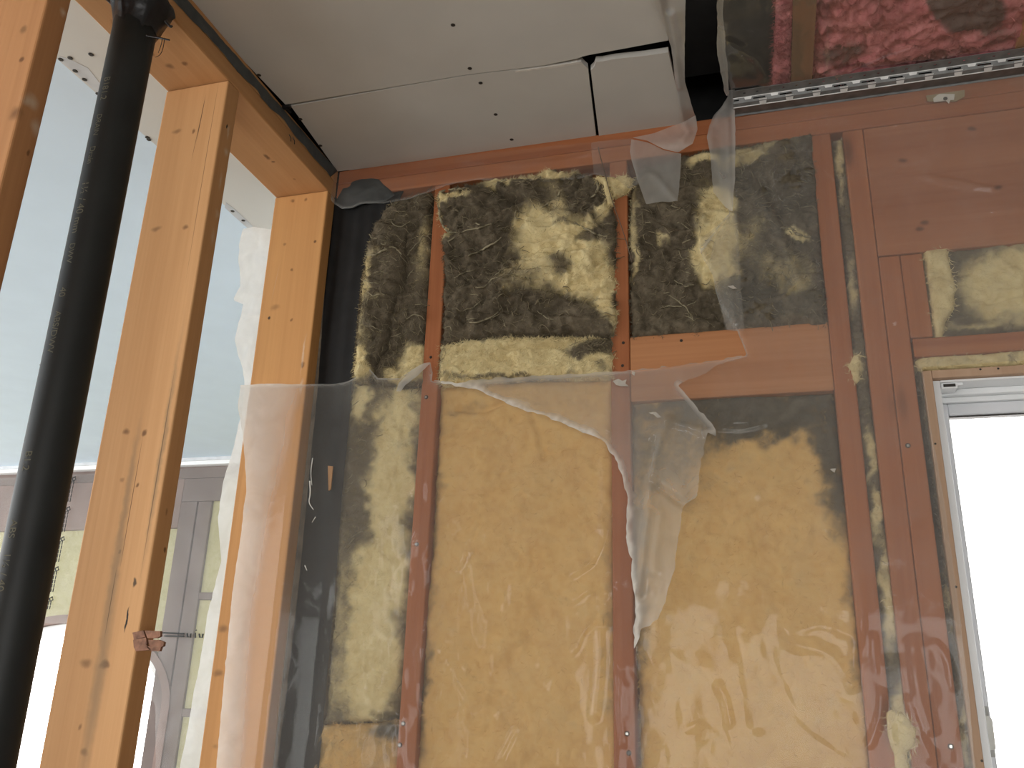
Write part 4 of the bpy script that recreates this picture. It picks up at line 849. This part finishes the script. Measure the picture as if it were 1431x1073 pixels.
wr = [([(845, 735), (838, 765), (822, 790), (803, 801)], .006, 3), ([(800, 803), (815, 793), (830, 785)], .004, 2.5), ([(806, 838), (818, 825), (835, 822), (846, 830)], .005, 3), ([(842, 640), (846, 690), (840, 740)], .005, 4), ([(803, 910), (815, 880), (832, 868), (848, 876)], .006, 3), ([(838, 880), (840, 930), (832, 1000)], .008, 5), ([(640, 800), (650, 785), (655, 770)], .003, 2.5), ([(762, 962), (766, 950)], .004, 2),
      ([(640, 950), (665, 985), (690, 1000)], .003, 4), ([(620, 910), (650, 960), (670, 1000)], .002, 5), ([(700, 1060), (720, 1020)], .003, 4), ([(600, 790), (640, 780), (655, 770)], .002, 4),
      ([(1030, 720), (1035, 800), (1030, 870)], .003, 9), ([(1060, 700), (1062, 780), (1060, 860)], -.004, 6), ([(1062, 870), (1080, 930), (1110, 1000), (1180, 1050)], -.003, 6), ([(1030, 880), (1050, 950), (1060, 1010)], .005, 14), ([(1100, 880), (1150, 940), (1180, 1000)], .004, 14), ([(1110, 900), (1160, 910), (1190, 960)], .006, 8), ([(1005, 960), (1015, 980), (1020, 1010)], .006, 5), ([(990, 1015), (985, 1035)], .005, 3), ([(960, 1020), (985, 1008), (1010, 1022), (1020, 1050)], -.003, 5), ([(1140, 640), (1160, 760), (1175, 880)], .005, 10), ([(1185, 850), (1195, 900), (1190, 960)], .006, 5), ([(1120, 880), (1150, 870), (1190, 890)], .005, 6),
      ([(1200, 800), (1206, 860), (1200, 900)], .006, 5), ([(1220, 890), (1223, 940)], .005, 4), ([(1215, 1040), (1230, 1000), (1232, 970)], .006, 5), ([(1275, 900), (1280, 960), (1300, 1020)], .006, 7), ([(1308, 900), (1325, 920), (1330, 960)], .006, 4), ([(1270, 980), (1290, 1040), (1300, 1060)], .005, 6), ([(1296, 247), (1330, 252), (1380, 262), (1395, 262)], .005, 2.5), ([(1290, 250), (1340, 262), (1390, 264)], .004, 2), ([(1385, 294), (1431, 288)], .005, 3), ([(1200, 420), (1222, 405)], .004, 3), ([(1250, 450), (1290, 430)], .004, 4),
      ([(1007, 599), (1040, 600), (1070, 592)], .004, 2.5), ([(1010, 595), (1030, 588), (1050, 590)], .003, 2.5), ([(1020, 560), (1040, 562), (1085, 555)], .001, 6), ([(1050, 260), (1080, 300), (1120, 400)], .004, 6), ([(1060, 360), (1090, 330), (1100, 320)], .003, 4), ([(1140, 300), (1150, 400)], .003, 5),
      ([(420, 560), (425, 640), (410, 720)], .002, 10), ([(515, 960), (540, 980), (552, 1000)], .005, 4), ([(500, 990), (520, 1006), (550, 1004)], -.006, 4), ([(870, 930), (866, 980), (872, 1040)], .004, 3), ([(864, 945), (876, 960), (876, 1000)], .003, 2.5)]
def v1(px):
    x, y = px[:, 0], px[:, 1]
    v = .10+.05*fbm(x/60, y/60, 3, 3)+.06*np.clip((x-1000)/300, 0, 1)  # last term paints the window's haze into the film, milkier to the right
    # double, billowed selvedge over the corner stud
    xl = np.interp(y, [540, 684, 823, 1073], [346, 356, 339, 317]); wd = np.interp(y, [540, 600, 700, 900, 1073], [95, 75, 45, 36, 42])
    k = np.clip(1-(x-xl)/wd, 0, 1); v = v+.62*k**.7*(x < 470)
    d, _ = segdist(px, [(350, 546), (437, 545), (480, 535), (502, 524), (514, 512), (528, 528), (559, 528), (591, 508), (602, 506), (603, 532), (640, 537), (862, 521), (1043, 497), (1030, 462), (1003, 416), (978, 352), (1020, 297), (988, 191), (1027, 118)])
    return v+.25*np.exp(-(d/3.0)**2)*(.4+1.2*fbm(x/12, y/12, 9, 2))
wr = [(a, b*(.55 if np.mean([q[0] for q in a]) > 900 and np.mean([q[1] for q in a]) > 600 else 1), c) for a, b, c in wr]
sheet('plastic_sheet', 'clear wrinkled plastic sheet stretched over the lower bays and up the right side', S1, 1, -.012, POLY_V, .0045, .0035, 0, -1, wr, 41, 1.0, bay_shape, v1, mask=lambda px: np.clip((px[:, 0]-380)/170, .15, 1))
def flap_shape(px, v): 
    x, y = px[:, 0], px[:, 1]
    return .006+.022*np.clip((x-880)/100, 0, 1)*np.clip((y-540)/70, 0, 1)+.012*np.clip((y-600)/200, 0, 1)
FL = [(603, 532), (640, 536), (700, 529), (780, 525), (862, 520), (950, 513), (1010, 503), (1043, 496), (1020, 506), (1000, 514), (980, 526), (948, 539), (975, 573), (1003, 604), (1001, 614), (990, 610), (985, 632), (979, 670), (976, 697), (957, 711), (950, 760), (944, 800), (934, 840), (922, 868), (900, 880), (889, 908), (888, 880), (892, 862), (886, 815), (884, 783), (876, 752), (878, 697), (868, 660), (859, 639), (840, 615), (820, 606), (780, 590), (720, 569), (667, 545), (619, 537)]
def v2(px):
    d, _ = segdist(px, [(619, 537), (667, 545), (720, 569), (780, 590), (822, 606), (859, 639), (868, 660), (878, 697), (876, 752), (886, 815), (892, 862), (889, 908)])
    d2, _ = segdist(px, [(948, 539), (975, 573), (1003, 606), (990, 611)]); d3, _ = segdist(px, [(603, 532), (640, 536), (862, 520), (1043, 496)])
    return .21+.16*np.clip((px[:, 1]-560)/250, 0, 1)+.75*np.exp(-(d/(2.0+7.0*fbm(px[:, 0]/16, px[:, 1]/16, 12, 2)))**2)*(.5+fbm(px[:, 0]/7, px[:, 1]/7, 13, 2))+.4*np.exp(-(d2/5)**2)+.2*np.exp(-(d3/4)**2)
sheet('plastic_flap', 'torn milky plastic flap folded down over the second stud with a ragged left edge', FL, 1, -.026, POLY_V, .0035, .004, 0, -1,
      [([(935, 590), (915, 650), (905, 760), (895, 830)], .012, 6), ([(912, 676), (935, 692), (955, 708)], -.012, 4), ([(930, 592), (960, 600), (985, 610)], .008, 5), ([(915, 620), (900, 680)], -.008, 6), ([(925, 720), (915, 800)], .008, 8), ([(830, 600), (850, 602)], .004, 3)], 42, 2.6, flap_shape, v2)
# ragged folded tongue over the first stud
sheet('plastic_fold', 'small white folded plastic tongue on the first stud at the sheet top edge',
      [(557, 536), (575, 517), (591, 508), (601, 507), (584, 525), (566, 538), (560, 547), (554, 547)], 1, -.022, POLY_MILK, .0025, .002, 0, -1, [], 43, 1.0)
S5 = [(470, 244), (540, 234), (620, 224), (700, 214), (800, 204), (885, 194), (888, 230), (893, 258), (879, 265), (860, 252), (844, 248), (831, 246), (809, 252), (773, 255), (720, 256), (670, 253), (625, 261), (598, 272), (574, 280), (539, 286), (504, 286), (494, 292), (479, 293), (468, 286), (462, 272), (447, 262), (449, 256)]
def v5(px): return .02+.08*fbm(px[:, 0]/30, px[:, 1]/20, 6, 3)+.30*np.exp(-((px[:, 0]-447)/12)**2)+.22*np.exp(-(segdist(px, S5[6:])[0]/2.2)**2)
sheet('plastic_strip', 'brownish clear plastic strip along the top plate under the ceiling board', S5, 1, -.008, POLY_M, .0035, .003, .006, -1,
      [([(620, 250), (700, 235), (800, 228)], .004, 4), ([(640, 225), (720, 235), (840, 215)], .004, 3), ([(530, 275), (560, 262)], .004, 5)], 44, 1.0, lambda px, v: .03*np.clip((478-px[:, 0])/28, 0, 1)**1.5, v5)
sheet('plastic_strip', 'second clear plastic piece lapped over the strip above the second stud',
      [(826, 200), (884, 194), (890, 225), (893, 256), (880, 264), (862, 250), (830, 243)], 1, -.022, POLY, .004, .003, .0, -1, [], 45, .8)
# hanging curled strip right of the ceiling boards
hs_ = empty('hanging_plastic', P((940, 200), 1, -.03), 'long milky plastic strip hanging from the ceiling edge, curling into a loop', 'plastic sheet')
sheet('upper_strip', None, [(905, -12), (958, -12), (957, 60), (957, 114), (964, 138), (971, 161), (974, 178), (954, 174), (944, 117), (938, 66), (934, 55)], 2, ZC-.012, POLY_M, .004, .004, 0, -1, [([(937, 20), (945, 60), (950, 120)], .006, 5)], 46, .6, None, lambda px: .5+.48*np.clip((px[:, 0]-np.interp(px[:, 1], [0, 60, 120], [930, 940, 960]))/6, 0, 1)*(px[:, 1] < 120), parent=hs_)
def loop(px, v): return .03*np.sqrt(np.clip(1-((px[:, 0]-930)/48)**2, 0, 1))
sheet('loop', None, [(884, 193), (915, 186), (940, 176), (955, 171), (972, 161), (975, 181), (968, 201), (948, 213), (927, 208), (905, 197)], 1, -.045, POLY_M, .003, .002, 0, -1, [([(958, 176), (965, 186), (955, 197)], .004, 4)], 47, .4, None, lambda px: .36+.2*np.exp(-((px[:, 1]-206)/6)**2), parent=hs_)
sheet('lower_flap', None, [(882, 194), (905, 198), (927, 209), (952, 214), (950, 250), (947, 282), (925, 282), (903, 285), (892, 255), (883, 225), (880, 212)], 1, -.032, POLY_M, .003, .003, 0, -1, [([(890, 255), (910, 238), (930, 262), (945, 280)], .004, 5)], 48, .5, None, lambda px: .36+0*px[:, 0], parent=hs_)
# double torn edge of the right sheet
TE = [(1023, 107), (1026, 120), (1027, 160), (1028, 200), (1027, 250), (1024, 297), (1018, 293), (1005, 280), (997, 268), (995, 246), (993, 222), (988, 191), (991, 175), (998, 161), (1010, 147), (1017, 135)]
sheet('plastic_fold', 'milky folded edge of the right sheet dangling left of the metal channel', TE, 1, -.03, POLY_M, .003, .003, 0, -1, [([(1018, 170), (1020, 230), (1022, 290)], .006, 4), ([(1003, 180), (1006, 250)], -.005, 6)], 49, 1.0, None, lambda px: .30+.3*np.exp(-((px[:, 0]-1026)/4)**2))
sheet('plastic_fold', 'grey folded plastic edge beside a small hole left of the upper right bay',
      [(1022, 300), (1030, 300), (1034, 380), (1040, 462), (1030, 463), (1016, 461), (1004, 418), (996, 385), (990, 370), (1000, 330)], 1, -.022, POLY_V, .003, .003, 0, -1, [([(1010, 340), (1020, 400), (1028, 450)], .004, 5)], 50, 1.0, None, lambda px: .16+.0*px[:, 0])
sheet('plastic_fold', 'upper torn plastic edge hanging under the dark ceiling bay',
      [(1000, -20), (1010, -20), (1012, 40), (1016, 90), (1019, 132), (1015, 134), (1012, 128), (1006, 96), (1002, 64), (1003, 30)], 2, ZC-.006, POLY_MILK, .003, .002, 0, -1, [], 51, 2.2)
sheet('ceiling_plastic', 'clear plastic sheet across the pink wool and joist overhead', [(1006, -50), (1580, -110), (1580, 45), (1431, 66), (1300, 86), (1150, 110), (1022, 128), (1014, 90), (1010, 40)], 2, 2.452, POLY_CEIL, .006, .004, 0, -1, [([(1065, 120), (1090, 95)], .003, 3), ([(1170, 105), (1230, 75), (1280, 60)], .004, 5), ([(1310, 82), (1350, 62)], .003, 4), ([(1020, 60), (1060, 80), (1075, 120)], .003, 8)], 52)
# far sheets
sheet('plastic_strip', 'white translucent plastic hanging behind the left edge of the corner stud',
      [(398, 285), (380, 322), (355, 318), (341, 321), (335, 345), (333, 366), (335, 399), (326, 415), (326, 419), (338, 424), (333, 448), (328, 473), (332, 495), (339, 514), (341, 545), (338, 575), (330, 605), (322, 637), (316, 660), (311, 681), (308, 703), (305, 726), (309, 755), (311, 785), (303, 815), (292, 857), (287, 890), (281, 921), (270, 985), (258, 1045), (244, 1100), (330, 1100), (345, 900), (362, 700), (372, 560), (388, 420)], 1, .03, POLY_WHITE, .005, .008, 0, -1, [], 53, .8)
sheet('plastic_sheet', 'hazy plastic sheet over the far framed wall of the adjoining room', [(-120, 678), (100, 661), (330, 648), (420, 642), (420, 1180), (-120, 1180), (-120, 900), (10, 868), (60, 862), (110, 862), (165, 890), (200, 940), (216, 980), (206, 1090), (-60, 1090), (-60, 868)][:6], 1, YF-.03, poly('poly_film_far', .30, .3, (.62, .64, .68)), .03, .01, 0, -1, [], 54, 0) if False else None
fs = sheet('plastic_sheet', 'hazy plastic sheet stapled over the far framed wall of the adjoining room', [(-260, 688), (0, 668), (100, 663.5), (330, 650.5), (470, 643), (470, 1230), (217, 1230), (217, 1010), (216, 985), (203, 960), (176, 915), (140, 885), (95, 872), (45, 870), (10, 875), (-20, 890), (-260, 900)], 1, YF-.03, poly('poly_film_far', .22, .3, (.62, .61, .60), wr=4, gl=.4), .02, .008, 0, -1, [], 54, 0)
mb = MB()
def farmark(pts, r=.006): mb.tube([P(p, 1, YF-.045) for p in pts], r, 5)
for y_ in np.arange(668, 850, 6.0):
    x_ = 103-(y_-668)*.19; k = int((y_-668)/6)
    if k % 7 in (0,): farmark([(x_-2, y_), (x_+2, y_-2), (x_+3, y_+2), (x_-1, y_+4), (x_-2, y_)], .004)
    elif k % 7 != 6: farmark([(x_-1.6, y_-2), (x_-2.6, y_+3)], .003); farmark([(x_+1.4, y_-2), (x_+.4, y_+3)], .003)
for a_, b_2 in (((226, 884), (257, 885.5)), ((230, 888.5), (257, 889))): farmark([a_, b_2], .0045)
for cx_, cy_ in ((264, 887), (281, 887.5)): farmark([(cx_-2.5, cy_-2), (cx_-2, cy_+2.5), (cx_+2, cy_+3), (cx_+2.5, cy_-2)], .005)
farmark([(273, 884), (273, 891)], .004); farmark([(274, 880), (274.5, 881)], .004)
mb.build('printing', M_INKD, fs, kind='stuff', label='dark blurred printing on the sheet')

# torn bits of the big sheet and the flap, with pale creases
sheet1 = next(o for o in COL.objects if o.name == 'plastic_sheet')
flap1 = next(o for o in COL.objects if o.name == 'plastic_flap')
def tear(pl, y, par):
    q = dense(pl, 3, True, 1.2, 5); MB().prism(on(q, 1, y), (0, -.0008, 0)).build('torn_bit', M_BIT, par)
tear([(856, 533), (864, 529), (870, 532), (876, 530), (874, 536), (878, 540), (868, 540), (861, 538)], -.036, flap1)
tear([(907, 576), (916, 576), (925, 583), (919, 584), (913, 579)], -.037, flap1)
tear([(1017, 400), (1024, 399), (1030, 403), (1024, 404)], -.032, sheet1)
tear([(1159, 655), (1168, 654), (1166, 660)], -.018, sheet1)
tear([(883, 519), (888, 520), (887, 525), (883, 523)], -.036, flap1)
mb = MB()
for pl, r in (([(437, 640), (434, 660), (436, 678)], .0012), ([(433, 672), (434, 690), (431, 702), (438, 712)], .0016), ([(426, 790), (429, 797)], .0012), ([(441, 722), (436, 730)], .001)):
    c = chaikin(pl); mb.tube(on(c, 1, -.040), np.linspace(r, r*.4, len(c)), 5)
mb.build('pale_crease', M_PAPER, sheet1, kind='stuff')
